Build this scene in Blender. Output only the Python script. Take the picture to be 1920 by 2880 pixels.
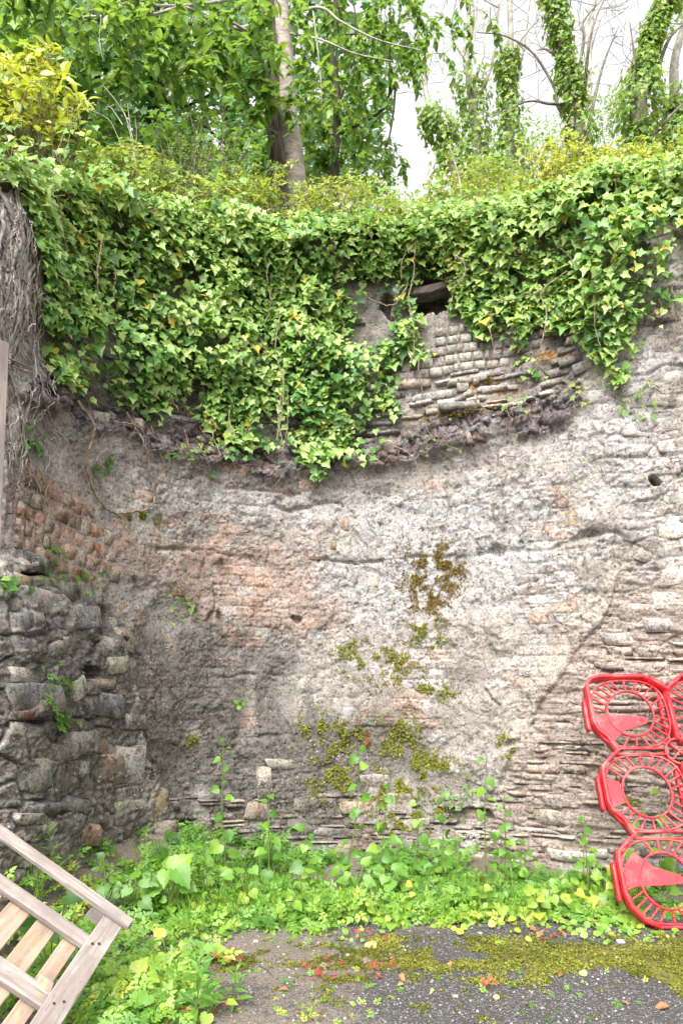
import bpy, math, random
import numpy as np
from mathutils import Vector, Matrix

for o in list(bpy.data.objects): bpy.data.objects.remove(o)
sc = bpy.context.scene
COL = sc.collection
R = math.radians
random.seed(11)
rng = np.random.default_rng(11)

# ------------------------------------------------------------------ camera
EYE = 1.55          # eye height, metres
FPX = 1920.0        # focal length in photograph pixels (1920 wide)
HOR = 1900.0        # horizon row of the photograph
cam_d = bpy.data.cameras.new('camera')
cam = bpy.data.objects.new('camera', cam_d); COL.objects.link(cam)
cam.location = (0, 0, EYE); cam.rotation_euler = (R(90), 0, 0)
cam_d.sensor_fit = 'HORIZONTAL'; cam_d.sensor_width = 36; cam_d.lens = 36 * FPX / 1920
cam_d.shift_y = (HOR - 1440) / 1920
cam_d.clip_start = 0.05; cam_d.clip_end = 2000
sc.camera = cam

# ------------------------------------------------------------------ sky, sun, exposure
SUN_EL, SUN_AZ = 52.0, 200.0      # compass-like azimuth, 180 = behind the camera
w = bpy.data.worlds.new('World'); sc.world = w; w.use_nodes = True
nt = w.node_tree; nt.nodes.clear()
sky = nt.nodes.new('ShaderNodeTexSky'); sky.sky_type = 'NISHITA'; sky.sun_disc = False
sky.sun_elevation = R(SUN_EL); sky.sun_rotation = R(SUN_AZ)
sky.air_density = 1.0; sky.dust_density = 4.0; sky.ozone_density = 1.0
hsv = nt.nodes.new('ShaderNodeHueSaturation'); hsv.inputs['Saturation'].default_value = 0.10
bg = nt.nodes.new('ShaderNodeBackground'); bg.inputs['Strength'].default_value = 0.15
wo = nt.nodes.new('ShaderNodeOutputWorld')
nt.links.new(sky.outputs[0], hsv.inputs['Color']); nt.links.new(hsv.outputs[0], bg.inputs['Color'])
nt.links.new(bg.outputs[0], wo.inputs['Surface'])
sd = bpy.data.lights.new('sun', 'SUN'); sd.energy = 1.4; sd.angle = R(35); sd.color = (1, .965, .91)
sun = bpy.data.objects.new('sun', sd); COL.objects.link(sun)
sv = Vector((math.sin(R(SUN_AZ)) * math.cos(R(SUN_EL)), math.cos(R(SUN_AZ)) * math.cos(R(SUN_EL)), math.sin(R(SUN_EL))))
sun.rotation_euler = sv.to_track_quat('Z', 'Y').to_euler(); sun.location = (0, -5, 20)
vs = sc.view_settings
vs.view_transform = 'Standard'; vs.look = 'None'; vs.exposure = 1.78; vs.gamma = 1.0; vs.use_curve_mapping = False

# ------------------------------------------------------------------ helpers: numbers
def sstep(a, b, x):
    t = np.clip((x - a) / (b - a), 0, 1); return t * t * (3 - 2 * t)
def _hash(ix, iy, seed):
    h = (ix.astype(np.int64) * 374761393 + iy.astype(np.int64) * 668265263 + seed * 1442695041) & 0xFFFFFFFF
    h = ((h ^ (h >> 13)) * 1274126177) & 0xFFFFFFFF
    h = (h ^ (h >> 16)) & 0xFFFFFFFF
    return h / 4294967295.0
def vnoise(x, y, seed=0):
    ix = np.floor(x); iy = np.floor(y); fx = x - ix; fy = y - iy
    fx = fx * fx * fx * (fx * (fx * 6 - 15) + 10); fy = fy * fy * fy * (fy * (fy * 6 - 15) + 10)
    a = _hash(ix, iy, seed); b = _hash(ix + 1, iy, seed); c = _hash(ix, iy + 1, seed); d = _hash(ix + 1, iy + 1, seed)
    return (a + (b - a) * fx) * (1 - fy) + (c + (d - c) * fx) * fy - .5
def fbm(x, y, octv=4, seed=0, gain=.5):
    s = 0; a = 1.0
    for k in range(octv):
        s = s + a * vnoise(x * 2 ** k + 17.3 * k, y * 2 ** k - 9.1 * k, seed + k); a *= gain
    return s
def cells(x, y, seed=0, jit=.85):
    ix = np.floor(x); iy = np.floor(y)
    f1 = np.full(x.shape, 9.0); f2 = np.full(x.shape, 9.0); idv = np.zeros(x.shape)
    for dx in (-1, 0, 1):
        for dy in (-1, 0, 1):
            cx = ix + dx; cy = iy + dy
            px = cx + .5 + jit * (_hash(cx, cy, seed) - .5); py = cy + .5 + jit * (_hash(cx, cy, seed + 7) - .5)
            d = np.hypot(px - x, py - y); h = _hash(cx, cy, seed + 13)
            nearer = d < f1
            f2 = np.where(nearer, f1, np.minimum(f2, d)); idv = np.where(nearer, h, idv); f1 = np.where(nearer, d, f1)
    return f1, f2, idv
def polydist(PX, PY, pts):
    d = np.full(PX.shape, 1e9)
    for (x0, y0), (x1, y1) in zip(pts[:-1], pts[1:]):
        vx, vy = x1 - x0, y1 - y0; L = vx * vx + vy * vy + 1e-9
        t = np.clip(((PX - x0) * vx + (PY - y0) * vy) / L, 0, 1)
        d = np.minimum(d, np.hypot(PX - x0 - t * vx, PY - y0 - t * vy))
    return d
def inpoly(PX, PY, pts):
    c = np.zeros(PX.shape, bool); n = len(pts)
    for i in range(n):
        x0, y0 = pts[i]; x1, y1 = pts[(i + 1) % n]
        cond = ((y0 > PY) != (y1 > PY)) & (PX < (x1 - x0) * (PY - y0) / (y1 - y0 + 1e-12) + x0)
        c ^= cond
    return c
def softpoly(PX, PY, pts, soft):
    d = polydist(PX, PY, list(pts) + [pts[0]]); s = np.where(inpoly(PX, PY, pts), d, -d)
    return sstep(-soft, soft, s)
def P(px, py, d):
    return np.array([(px - 960) / FPX * d, d, EYE + (HOR - py) / FPX * d])
def unit(v): return v / (np.linalg.norm(v, axis=-1, keepdims=True) + 1e-12)

# ------------------------------------------------------------------ helpers: objects
def tag(o, label, cat, group=None, kind=None):
    if label: o['label'] = label
    if cat: o['category'] = cat
    if group: o['group'] = group
    if kind: o['kind'] = kind
    return o
def empty(name, loc):
    o = bpy.data.objects.new(name, None); COL.objects.link(o); o.location = [float(v) for v in loc]
    o.empty_display_size = .1; return o
def np_mesh(name, V, F, mat=None, smooth=False, attrs=None):
    V = np.asarray(V, np.float32); me = bpy.data.meshes.new(name)
    Fs = F if isinstance(F, list) else [F]
    Fs = [np.asarray(f, np.int32) for f in Fs if len(f)]
    me.vertices.add(len(V)); me.vertices.foreach_set('co', V.ravel())
    nl = sum(f.size for f in Fs); npol = sum(len(f) for f in Fs)
    me.loops.add(nl); me.loops.foreach_set('vertex_index', np.concatenate([f.ravel() for f in Fs]))
    me.polygons.add(npol)
    starts = []; off = 0
    for f in Fs:
        starts.append(off + np.arange(len(f)) * f.shape[1]); off += f.size
    me.polygons.foreach_set('loop_start', np.concatenate(starts).astype(np.int32))
    if smooth: me.polygons.foreach_set('use_smooth', np.ones(npol, bool))
    if attrs:
        for k, a in attrs.items():
            at = me.attributes.new(k, 'FLOAT', 'POINT'); at.data.foreach_set('value', np.asarray(a, np.float32).ravel())
    me.update(calc_edges=True); me.validate()
    if mat: me.materials.append(mat)
    return me
def obj(name, me, parent=None, loc=None, M=None):
    o = bpy.data.objects.new(name, me); COL.objects.link(o)
    if parent: o.parent = parent
    if M is not None: o.matrix_local = M
    elif loc is not None: o.location = [float(v) for v in loc]
    return o
def part(name, V, F, mat, root, smooth=False, attrs=None, kind=None):
    V = np.asarray(V, float) - np.array(root.location)
    o = obj(name, np_mesh(name, V, F, mat, smooth, attrs), root)
    if kind: o['kind'] = kind
    return o
def frame_matrix(X, Y, Z, loc, s=(1, 1, 1)):
    M = Matrix.Identity(4)
    for i in range(3):
        M[i][0] = X[i] * s[0]; M[i][1] = Y[i] * s[1]; M[i][2] = Z[i] * s[2]; M[i][3] = loc[i]
    return M
class Acc:
    def __init__(s): s.V = []; s.F3 = []; s.F4 = []; s.A = []; s.n = 0
    def add(s, V, F, a=0.5):
        V = np.asarray(V, float); F = np.asarray(F)
        (s.F4 if F.shape[1] == 4 else s.F3).append(F + s.n); s.V.append(V); s.A.append(np.full(len(V), a)); s.n += len(V)
    def get(s):
        Fs = []
        if s.F4: Fs.append(np.concatenate(s.F4))
        if s.F3: Fs.append(np.concatenate(s.F3))
        return np.concatenate(s.V), Fs, np.concatenate(s.A)
def smooth_path(pts, n):
    pts = np.asarray(pts, float); m = len(pts)
    if m == 2: return pts[0] + (pts[1] - pts[0]) * np.linspace(0, 1, n)[:, None]
    ext = np.vstack([2 * pts[0] - pts[1], pts, 2 * pts[-1] - pts[-2]]); u = np.linspace(0, m - 1 - 1e-6, n)
    i = u.astype(int); t = (u - i)[:, None]
    p0, p1, p2, p3 = ext[i], ext[i + 1], ext[i + 2], ext[i + 3]
    return .5 * (2 * p1 + (p2 - p0) * t + (2 * p0 - 5 * p1 + 4 * p2 - p3) * t ** 2 + (3 * p1 - p0 - 3 * p2 + p3) * t ** 3)
def tube(pts, r, sides=6, rough=0.0):
    pts = np.asarray(pts, float); n = len(pts); r = np.broadcast_to(np.asarray(r, float), (n,))
    tan = unit(np.gradient(pts, axis=0)); ref = np.array([0.31, 0.83, 0.46])
    a = unit(np.cross(tan, ref)); b = np.cross(tan, a)
    th = np.linspace(0, 2 * np.pi, sides, endpoint=False)
    rr = r[:, None] * (1 + rough * rng.standard_normal((n, sides)))
    V = pts[:, None, :] + rr[..., None] * (np.cos(th)[None, :, None] * a[:, None, :] + np.sin(th)[None, :, None] * b[:, None, :])
    V = V.reshape(-1, 3); i = np.arange(n - 1)[:, None] * sides; j = np.arange(sides)[None, :]; j2 = (j + 1) % sides
    F = np.stack([i + j, i + j2, i + sides + j2, i + sides + j], -1).reshape(-1, 4)
    return V, F

# ------------------------------------------------------------------ helpers: nodes
class MatB:
    def __init__(s, name):
        s.m = bpy.data.materials.new(name); s.m.use_nodes = True; s.t = s.m.node_tree; s.t.nodes.clear()
        s.out = s.t.nodes.new('ShaderNodeOutputMaterial')
    def n(s, typ, ins=None, **props):
        nd = s.t.nodes.new('ShaderNode' + typ)
        for k, v in props.items(): setattr(nd, k, v)
        for k, v in (ins or {}).items():
            if hasattr(v, 'links') or isinstance(v, bpy.types.NodeSocket): s.t.links.new(v, nd.inputs[k])
            else: nd.inputs[k].default_value = v
        return nd
    def attr(s, name): return s.n('Attribute', attribute_name=name).outputs['Fac']
    def pos(s, scale=(1, 1, 1)):
        g = s.n('NewGeometry').outputs['Position']
        return s.n('Mapping', {'Vector': g, 'Scale': scale}).outputs[0]
    def noise(s, vec, scale, detail=4, rough=.6, dist=0.0):
        return s.n('TexNoise', {'Vector': vec, 'Scale': scale, 'Detail': detail, 'Roughness': rough, 'Distortion': dist}).outputs[0]
    def vor(s, vec, scale, feature='F1', out='Distance', rand=1.0):
        return s.n('TexVoronoi', {'Vector': vec, 'Scale': scale, 'Randomness': rand}, feature=feature).outputs[out]
    def math(s, op, a, b=0.0, c=0.0):
        nd = s.n('Math', operation=op)
        for i, v in enumerate((a, b, c)):
            if isinstance(v, bpy.types.NodeSocket): s.t.links.new(v, nd.inputs[i])
            else: nd.inputs[i].default_value = v
        return nd.outputs[0]
    def rng(s, v, a, b, c=0., d=1., smooth=True):
        return s.n('MapRange', {'Value': v, 'From Min': a, 'From Max': b, 'To Min': c, 'To Max': d},
                   interpolation_type='SMOOTHSTEP' if smooth else 'LINEAR').outputs[0]
    def mix(s, f, a, b, mode='MIX'):
        nd = s.n('Mix', data_type='RGBA', blend_type=mode)
        for k, v in ((0, f), (6, a), (7, b)):
            if isinstance(v, bpy.types.NodeSocket): s.t.links.new(v, nd.inputs[k])
            else: nd.inputs[k].default_value = v if k == 0 else (*v[:3], 1)
        return nd.outputs[2]
    def ramp(s, f, stops):
        nd = s.n('ValToRGB', {'Fac': f}); e = nd.color_ramp.elements
        while len(e) < len(stops): e.new(.5)
        for el, (p, c) in zip(e, stops): el.position = p; el.color = (*c[:3], 1)
        return nd.outputs[0]
    def bump(s, h, strength=.5, dist=.01, normal=None):
        ins = {'Height': h, 'Strength': strength, 'Distance': dist}
        if normal is not None: ins['Normal'] = normal
        return s.n('Bump', ins).outputs[0]
    def bsdf(s, col, rough=.8, normal=None, spec=.3, **kw):
        ins = {'Base Color': col if isinstance(col, bpy.types.NodeSocket) else (*col, 1), 'Roughness': rough, 'Specular IOR Level': spec}
        if normal is not None: ins['Normal'] = normal
        ins.update(kw)
        return s.n('BsdfPrincipled', ins).outputs[0]
    def done(s, sh): s.t.links.new(sh, s.out.inputs['Surface']); return s.m

def leaf_mat(name, stops, transl=.3, rough=.38, tcol=(.30, .42, .03), spec=.5):
    b = MatB(name); v = b.attr('var')
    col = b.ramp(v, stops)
    g = b.noise(b.pos(), 60, 3, .6)
    col = b.mix(b.rng(g, .3, .7, 0, .45), col, b.mix(.5, col, (.02, .03, .005)))
    p = b.bsdf(col, rough, b.bump(g, .25, .004), spec)
    t = b.n('BsdfTranslucent', {'Color': b.mix(.55, col, tcol)}).outputs[0]
    return b.done(b.n('MixShader', {'Fac': transl, 1: p, 2: t}).outputs[0])

# ------------------------------------------------------------------ materials
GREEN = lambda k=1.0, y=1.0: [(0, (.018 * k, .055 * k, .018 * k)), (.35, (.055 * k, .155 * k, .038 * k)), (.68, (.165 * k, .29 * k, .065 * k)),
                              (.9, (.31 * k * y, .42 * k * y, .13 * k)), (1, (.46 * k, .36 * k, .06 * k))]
M_ivy = leaf_mat('ivy_leaf', GREEN(1.38), .36, .38, (.44, .56, .06), .42)
M_treeivy = leaf_mat('tree_ivy_leaf', [(0, (.07, .16, .04)), (.5, (.19, .33, .06)), (.9, (.42, .50, .10)), (1, (.5, .5, .1))], .40, .45, (.42, .55, .08), .35)  # brighter copy of the ivy leaf: background haze and light put into colour
M_cherry = leaf_mat('cherry_leaf', [(0, (.06, .15, .045)), (.5, (.17, .33, .065)), (1, (.36, .50, .10))], .46, .36)
M_syc = leaf_mat('sycamore_leaf', [(0, (.035, .13, .03)), (.6, (.11, .29, .05)), (1, (.28, .46, .06))], .48, .42)
M_pale = leaf_mat('pale_leaf', [(0, (.05, .12, .03)), (.5, (.13, .24, .05)), (1, (.27, .36, .08))], .4, .45)
M_gold = leaf_mat('golden_leaf', [(0, (.14, .24, .03)), (.4, (.30, .42, .05)), (.8, (.52, .56, .06)), (1, (.56, .38, .06))], .42, .42, (.5, .5, .04))
M_weed = leaf_mat('weed_leaf', [(0, (.045, .14, .02)), (.4, (.11, .27, .03)), (.8, (.24, .40, .045)), (1, (.45, .48, .07))], .34, .45)
M_redleaf = leaf_mat('red_leaf', [(0, (.25, .05, .03)), (.6, (.45, .06, .06)), (1, (.5, .2, .06))], .3, .5, (.5, .1, .05))
M_dead = leaf_mat('dead_leaf', [(0, (.13, .06, .025)), (.5, (.32, .14, .05)), (.8, (.45, .25, .09)), (1, (.55, .42, .16))], .15, .6, (.4, .2, .05))
M_moss = leaf_mat('moss', [(0, (.06, .065, .012)), (.5, (.145, .15, .024)), (1, (.28, .285, .05))], .1, .9, (.3, .3, .03), .1)
M_mossb = leaf_mat('brown_moss', [(0, (.05, .035, .012)), (.5, (.14, .085, .02)), (1, (.20, .16, .025))], .1, .9, (.3, .2, .03), .1)

def bark(name, c0, c1, c2, sx=8, sz=2.0):
    b = MatB(name); p = b.pos((sx, sx, sz)); n1 = b.noise(p, 2.2, 6, .65); n2 = b.noise(b.pos(), 9, 4, .6)
    col = b.mix(b.rng(n1, .35, .65), c0, c1); col = b.mix(b.rng(n2, .55, .75), col, c2)
    return b.done(b.bsdf(col, .85, b.bump(n1, .8, .02), .2))
M_bark = bark('cherry_bark', (.22, .18, .155), (.38, .33, .285), (.27, .25, .20), 4, 11)
M_barkd = bark('dark_bark', (.035, .028, .022), (.10, .08, .06), (.07, .08, .04))
M_barkp = bark('pale_bark', (.22, .20, .165), (.42, .385, .33), (.27, .28, .19), 4, 5)
M_barkm = bark('brown_bark', (.10, .085, .07), (.23, .20, .165), (.14, .15, .09), 5, 4)
M_vine = bark('vine_bark', (.13, .09, .06), (.34, .26, .19), (.24, .20, .14), 10, 10)
M_vineg = bark('grey_vine_bark', (.17, .145, .12), (.40, .36, .32), (.28, .26, .23), 10, 5)
M_stem = leaf_mat('green_stem', [(0, (.10, .16, .04)), (1, (.22, .26, .07))], .1, .5)

def masonry(name, objrand):
    """stone, lime and soot; masks come in as attributes on the wall and as per-object tints on loose pieces"""
    b = MatB(name); p = b.pos()
    nA = b.noise(p, 1.7, 5, .62, .4); nB = b.noise(p, 6.5, 6, .68, .3); nC = b.noise(p, 24, 6, .72); nD = b.noise(p, 52, 4, .75)
    ps = b.pos((2.2, 2.2, 26)); nS = b.noise(ps, 1.8, 5, .65, .3)
    def m(att, amp=.55):
        v = b.math('ADD', b.attr(att), b.math('MULTIPLY', b.math('SUBTRACT', b.math('ADD', b.math('ADD', b.math('MULTIPLY', nA, .45), b.math('MULTIPLY', nB, .4)), b.math('MULTIPLY', nC, .25)), .55), amp * 4))
        return b.rng(v, .26, .70)
    if not objrand:
        col = b.mix(b.rng(nB, .3, .7), (.19, .17, .15), (.36, .33, .30))
        nE = b.noise(p, 3.1, 6, .7, .6)
        col = b.mix(b.rng(nA, .42, .62, 0, .55), col, (.30, .262, .235))
        col = b.mix(b.rng(nE, .50, .60, 0, .55), col, (.15, .135, .12)); col = b.mix(b.rng(nE, .36, .44, .5, 0), col, (.50, .47, .43))
        col = b.mix(b.math('MULTIPLY', m('m_pink'), .72), col, b.mix(b.rng(nC, .35, .7), (.28, .185, .142), (.36, .285, .24)))
        col = b.mix(b.rng(b.attr('b_tint'), .15, .9, 0, .55), col, (.42, .27, .20)); col = b.mix(b.rng(b.attr('b_tint'), -.15, -.9, 0, .45), col, (.46, .44, .42))
        col = b.mix(b.math('MULTIPLY', m('m_white'), .85), col, b.mix(b.rng(nC, .3, .7), (.25, .238, .23), (.39, .38, .372)))
        col = b.mix(b.math('MULTIPLY', m('m_slate'), .75), col, b.mix(b.rng(nS, .36, .64), (.16, .125, .105), (.34, .28, .23)))
        col = b.mix(b.math('MULTIPLY', m('m_mortar'), .9), col, b.mix(b.rng(nC, .3, .7), (.27, .235, .195), (.36, .32, .27)))
        col = b.mix(b.math('MULTIPLY', m('m_dark', .85), .82), col, b.mix(b.rng(nC, .35, .7), (.055, .048, .042), (.14, .125, .108)))
        col = b.mix(b.math('MULTIPLY', m('m_slag', .6), .9), col, b.mix(b.rng(nC, .35, .62), (.04, .032, .034), b.mix(b.rng(nB, .42, .58), (.13, .08, .075), (.165, .15, .155))))
        nW = b.n('TexNoise', {'Vector': p, 'Scale': 5., 'Detail': 4.}).outputs['Color']; pw = b.n('VectorMath', {0: p, 1: b.n('VectorMath', {0: nW, 'Scale': .16}, operation='SCALE').outputs[0]}, operation='ADD').outputs[0]
        ck = b.math('MULTIPLY', b.rng(b.vor(b.n('Mapping', {'Vector': pw, 'Scale': (1, 1, 1.5)}).outputs[0], 2.6, 'DISTANCE_TO_EDGE'), .004, .014, 1, 0), b.rng(nE, .50, .58))
        col = b.mix(b.math('MULTIPLY', ck, .5), col, (.06, .055, .05))
        col = b.mix(b.math('MULTIPLY', m('m_rust', .5), .8), col, (.42, .22, .07))
    else:
        tint = b.n('ObjectInfo').outputs['Color']; rnd = b.n('ObjectInfo').outputs['Random']
        col = b.mix(1.0, tint, b.mix(b.rng(nB, .3, .7), (.48, .47, .46), (1.30, 1.27, 1.22)), 'MULTIPLY')
        col = b.mix(b.rng(nS, .5, .7, 0, .35), col, b.mix(1.0, col, (.45, .43, .42), 'MULTIPLY'))
        col = b.mix(b.rng(b.noise(p, 6.3, 6, .75), .47, .58, 0, .72), col, (.36, .325, .275))
        col = b.mix(b.rng(b.math('ADD', nA, b.math('MULTIPLY', rnd, .18)), .58, .72, 0, .6), col, (.10, .092, .085))
    # pits, specks of lime and lichen
    vC = b.vor(p, 60); vL = b.vor(p, 34)
    col = b.mix(b.rng(nD, .51, .60, 0, .85), col, b.mix(1.0, col, (.42, .40, .385), 'MULTIPLY'))
    col = b.mix(b.rng(nC, .36, .45, .85, 0), col, b.mix(1.0, col, (.32, .30, .29), 'MULTIPLY'))
    col = b.mix(b.math('MULTIPLY', b.rng(vL, .10, .20, 1, 0), b.rng(nB, .5, .6, 0, .75)), col, (.62, .59, .53))
    col = b.mix(b.math('MULTIPLY', b.rng(vC, .12, .22, 1, 0), b.rng(nA, .42, .6, .1, .8)), col, (.055, .05, .045))
    h = b.math('ADD', b.math('MULTIPLY', nC, .8), b.math('MULTIPLY', nD, .55))
    if not objrand: h = b.math('SUBTRACT', h, b.math('MULTIPLY', ck, .8))
    h = b.math('ADD', h, b.math('MULTIPLY', b.rng(vC, .05, .3), .25))
    return b.done(b.bsdf(col, .92, b.bump(h, 1.0, .008), .15))
M_wall = masonry('kiln_masonry', False)
M_stone = masonry('loose_masonry', True)

def wood(name, c0, c1, c2, axis):
    b = MatB(name)
    tc = b.n('TexCoord').outputs['Object']; sc_ = [22, 22, 22]; sc_[axis] = 1.6
    p = b.n('Mapping', {'Vector': tc, 'Scale': sc_}).outputs[0]
    r = b.n('ObjectInfo').outputs['Random']
    p = b.n('VectorMath', {0: p, 1: b.n('CombineXYZ', {0: b.math('MULTIPLY', r, 37.), 1: b.math('MULTIPLY', r, 91.)}).outputs[0]}, operation='ADD').outputs[0]
    n1 = b.noise(p, 1.6, 6, .65, .6); n2 = b.noise(b.pos(), 11, 5, .65); n3 = b.noise(b.pos(), 3.2, 3)
    col = b.mix(b.rng(n1, .36, .64), c0, c1)
    col = b.mix(b.rng(n2, .48, .62, 0, .8), col, c2); col = b.mix(b.rng(n3, .5, .62, 0, .5), col, (.19, .16, .145)); col = b.mix(b.rng(b.noise(p, 5.5, 4, .7), .60, .68, 0, .7), col, (.10, .08, .07))
    col = b.mix(b.rng(b.vor(b.pos(), 7), .035, .06, .8, 0), col, (.20, .07, .04))
    return b.done(b.bsdf(col, .8, b.bump(n1, .5, .004), .2))
M_woodg = wood('weathered_wood', (.22, .175, .155), (.37, .315, .285), (.24, .22, .21), 0)
M_woodn = wood('fresh_wood', (.30, .195, .135), (.41, .295, .21), (.33, .26, .21), 0)
M_beam = wood('old_beam_wood', (.07, .055, .045), (.16, .125, .10), (.10, .09, .08), 0)
b = MatB('rusty_metal'); n1 = b.noise(b.pos(), 60, 4)
M_rust = b.done(b.bsdf(b.mix(n1, (.03, .018, .014), (.11, .05, .03)), .7, None, .4, Metallic=.4))
b = MatB('black_plastic'); M_black = b.done(b.bsdf((.012, .012, .013), .4))
b = MatB('red_plastic'); n1 = b.noise(b.pos(), 7, 5, .65); n2 = b.noise(b.pos(), 45, 4, .7)
c = b.mix(b.rng(n1, .4, .7, 0, .5), (.66, .012, .022), (.72, .045, .05)); c = b.mix(b.rng(n2, .58, .75, 0, .28), c, (.62, .25, .22))
c = b.mix(b.rng(b.noise(b.pos((1, 1, .3)), 20, 4, .7), .56, .72, 0, .45), c, (.30, .09, .07)); c = b.mix(b.rng(b.noise(b.pos(), 3.5, 5, .7), .5, .62, 0, .35), c, (.74, .16, .15))
M_red = b.done(b.bsdf(c, b.rng(n2, .3, .7, .38, .6), b.bump(n2, .12, .003), .4))

b = MatB('old_asphalt'); p = b.pos(); nA = b.noise(p, 1.3, 5, .6); nB = b.noise(p, 7, 6, .7); nC = b.noise(p, 45, 4, .7)
v1 = b.n('TexVoronoi', {'Vector': p, 'Scale': 95.}); v1c = v1.outputs['Color']; v1d = v1.outputs['Distance']
vg = b.n('SeparateColor', {0: v1c}).outputs[0]
stone_c = b.mix(b.rng(vg, .2, .95), (.06, .06, .063), (.24, .235, .24)); stone_c = b.mix(b.rng(vg, .95, .985), stone_c, (.36, .345, .32))
asp = b.mix(b.rng(v1d, .25, .6), stone_c, (.06, .055, .05))
soil = b.mix(nC, (.075, .06, .048), (.24, .20, .165))
col = b.mix(b.rng(b.math('ADD', b.attr('m_soil'), b.math('MULTIPLY', b.math('SUBTRACT', b.math('ADD', b.math('MULTIPLY', nB, .5), b.math('MULTIPLY', nC, .5)), .5), 2.6)), .3, .75), asp, soil)
nM = b.noise(p, 16, 6, .75)
mo = b.rng(b.math('ADD', b.attr('m_moss'), b.math('MULTIPLY', b.math('SUBTRACT', b.math('ADD', b.math('MULTIPLY', nM, .6), b.math('MULTIPLY', nC, .4)), .5), 3.2)), .58, .82)
col = b.mix(mo, col, b.mix(nC, (.075, .075, .014), (.21, .205, .035)))
h = b.math('ADD', b.math('MULTIPLY', b.rng(v1d, .0, .6, 1, 0), .5), b.math('MULTIPLY', b.math('ADD', nC, b.math('MULTIPLY', mo, .8)), 1.0))
M_ground = b.done(b.bsdf(col, .9, b.bump(h, .9, .014), .2))
b = MatB('leaf_mould'); nB = b.noise(b.pos(), 9, 6, .7)
M_soil = b.done(b.bsdf(b.mix(nB, (.03, .03, .012), (.10, .09, .035)), .95, b.bump(nB, .8, .05)))

# ================================================================== SETTING
# ------------------------------------------------------------------ kiln wall: plan curve and face
CP = np.array([(-7, 3.1), (-4, 3.35), (-2.9, 3.5), (-2.2, 3.76), (-1.99, 4.0), (-1.90, 4.3), (-1.72, 4.9), (-1.33, 5.45), (-.88, 5.72), (-.45, 5.85),
               (.277, 5.9), (1.02, 5.75), (1.55, 5.52), (1.95, 5.33), (2.55, 5.14), (3.2, 5.0), (7, 4.5)], float)
cs = smooth_path(CP, 1600)
cpx = 960 + FPX * cs[:, 0] / cs[:, 1]                       # image column of each plan point: rises all along
ctan = unit(np.gradient(cs, axis=0)); cnrm = np.stack([ctan[:, 1], -ctan[:, 0]], 1)   # towards the yard
carc = np.concatenate([[0], np.cumsum(np.hypot(*np.diff(cs, axis=0).T))])
def at_px(px):
    f = lambda a: np.interp(px, cpx, a)
    return (f(cs[:, 0]), f(cs[:, 1]), f(cnrm[:, 0]), f(cnrm[:, 1]), f(carc))
def wtop(px): return np.interp(px, [-600, 0, 130, 300, 600, 900, 1200, 1920, 3000], [4.3, 4.45, 4.7, 4.98, 5.30, 5.42, 5.42, 5.42, 5.4])
SLAG = [(60, 1120), (170, 1150), (300, 1205), (500, 1265), (700, 1310), (900, 1325), (1100, 1300), (1250, 1265), (1400, 1225), (1560, 1165), (1640, 1120)]
slx, sly = np.array(SLAG).T
LOWL = [(-400, 1590), (20, 1560), (110, 1590), (200, 1680), (330, 1800), (370, 1950), (400, 2100), (440, 2230), (520, 2330), (600, 2700), (-400, 2700)]
CRACKS = [([(440, 1545), (560, 1552), (700, 1565)], 5, .025), ([(900, 1580), (980, 1582), (1080, 1578), (1200, 1572), (1330, 1567)], 5, .035),
          ([(1360, 1560), (1440, 1552), (1560, 1535), (1650, 1515), (1735, 1503)], 9, .06), ([(640, 1380), (720, 1384), (840, 1392)], 6, .035),
          ([(560, 1560), (585, 1640), (610, 1690), (590, 1740), (600, 1780)], 6, .03), ([(480, 1250), (520, 1330), (640, 1340)], 5, .015),
          ([(1490, 2060), (1495, 2000), (1488, 1960)], 4, .03), ([(1490, 2040), (1470, 2075), (1440, 2090)], 7, .05), ([(1440, 1590), (1445, 1640), (1505, 1640), (1510, 1690)], 4, .025),
          ([(980, 1590), (985, 1640), (1010, 1650), (1010, 1700)], 4, .03), ([(1640, 1570), (1650, 1650)], 4, .02), ([(1820, 1180), (1840, 1240), (1880, 1300), (1885, 1340)], 4, .025),
          ([(395, 2060), (405, 2110), (430, 2170), (450, 2240)], 10, .06), ([(640, 1900), (690, 1890), (760, 1905), (850, 1900)], 4, .018), ([(730, 2080), (860, 2075), (930, 2085)], 5, .02),
          ([(640, 2170), (760, 2178), (900, 2172)], 4, .02), ([(1080, 1470), (1085, 1530), (1060, 1545)], 3, .02), ([(1010, 1490), (1030, 1520), (1035, 1575)], 3, .02),
          ([(1440, 1515), (1436, 1480), (1420, 1470)], 4, .02), ([(760, 1430), (830, 1440), (920, 1418), (970, 1412)], 5, .03), ([(1360, 1930), (1400, 1970), (1390, 2020)], 4, .02)]
HOLES = [((1228, 795), (86, 56), .30), ((1075, 840), (16, 34), .14), ((1828, 1352), (18, 12), .16), ((92, 1765), (16, 20), .20), ((80, 1822), (20, 12), .18), ((225, 1895), (34, 20), .18),
         ((20, 1700), (20, 30), .16), ((95, 1612), (38, 10), .15), ((40, 2025), (60, 9), .10), ((822, 1752), (11, 12), .07), ((400, 2180), (20, 14), .08),
         ((960, 1215), (80, 12), .06), ((520, 2305), (30, 10), .09), ((1300, 2300), (70, 30), .10)]
def prof(px, z):       # smooth outward batter of the face, metres towards the yard
    return .10 * sstep(2.2, 0, z) + .0 * px
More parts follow.
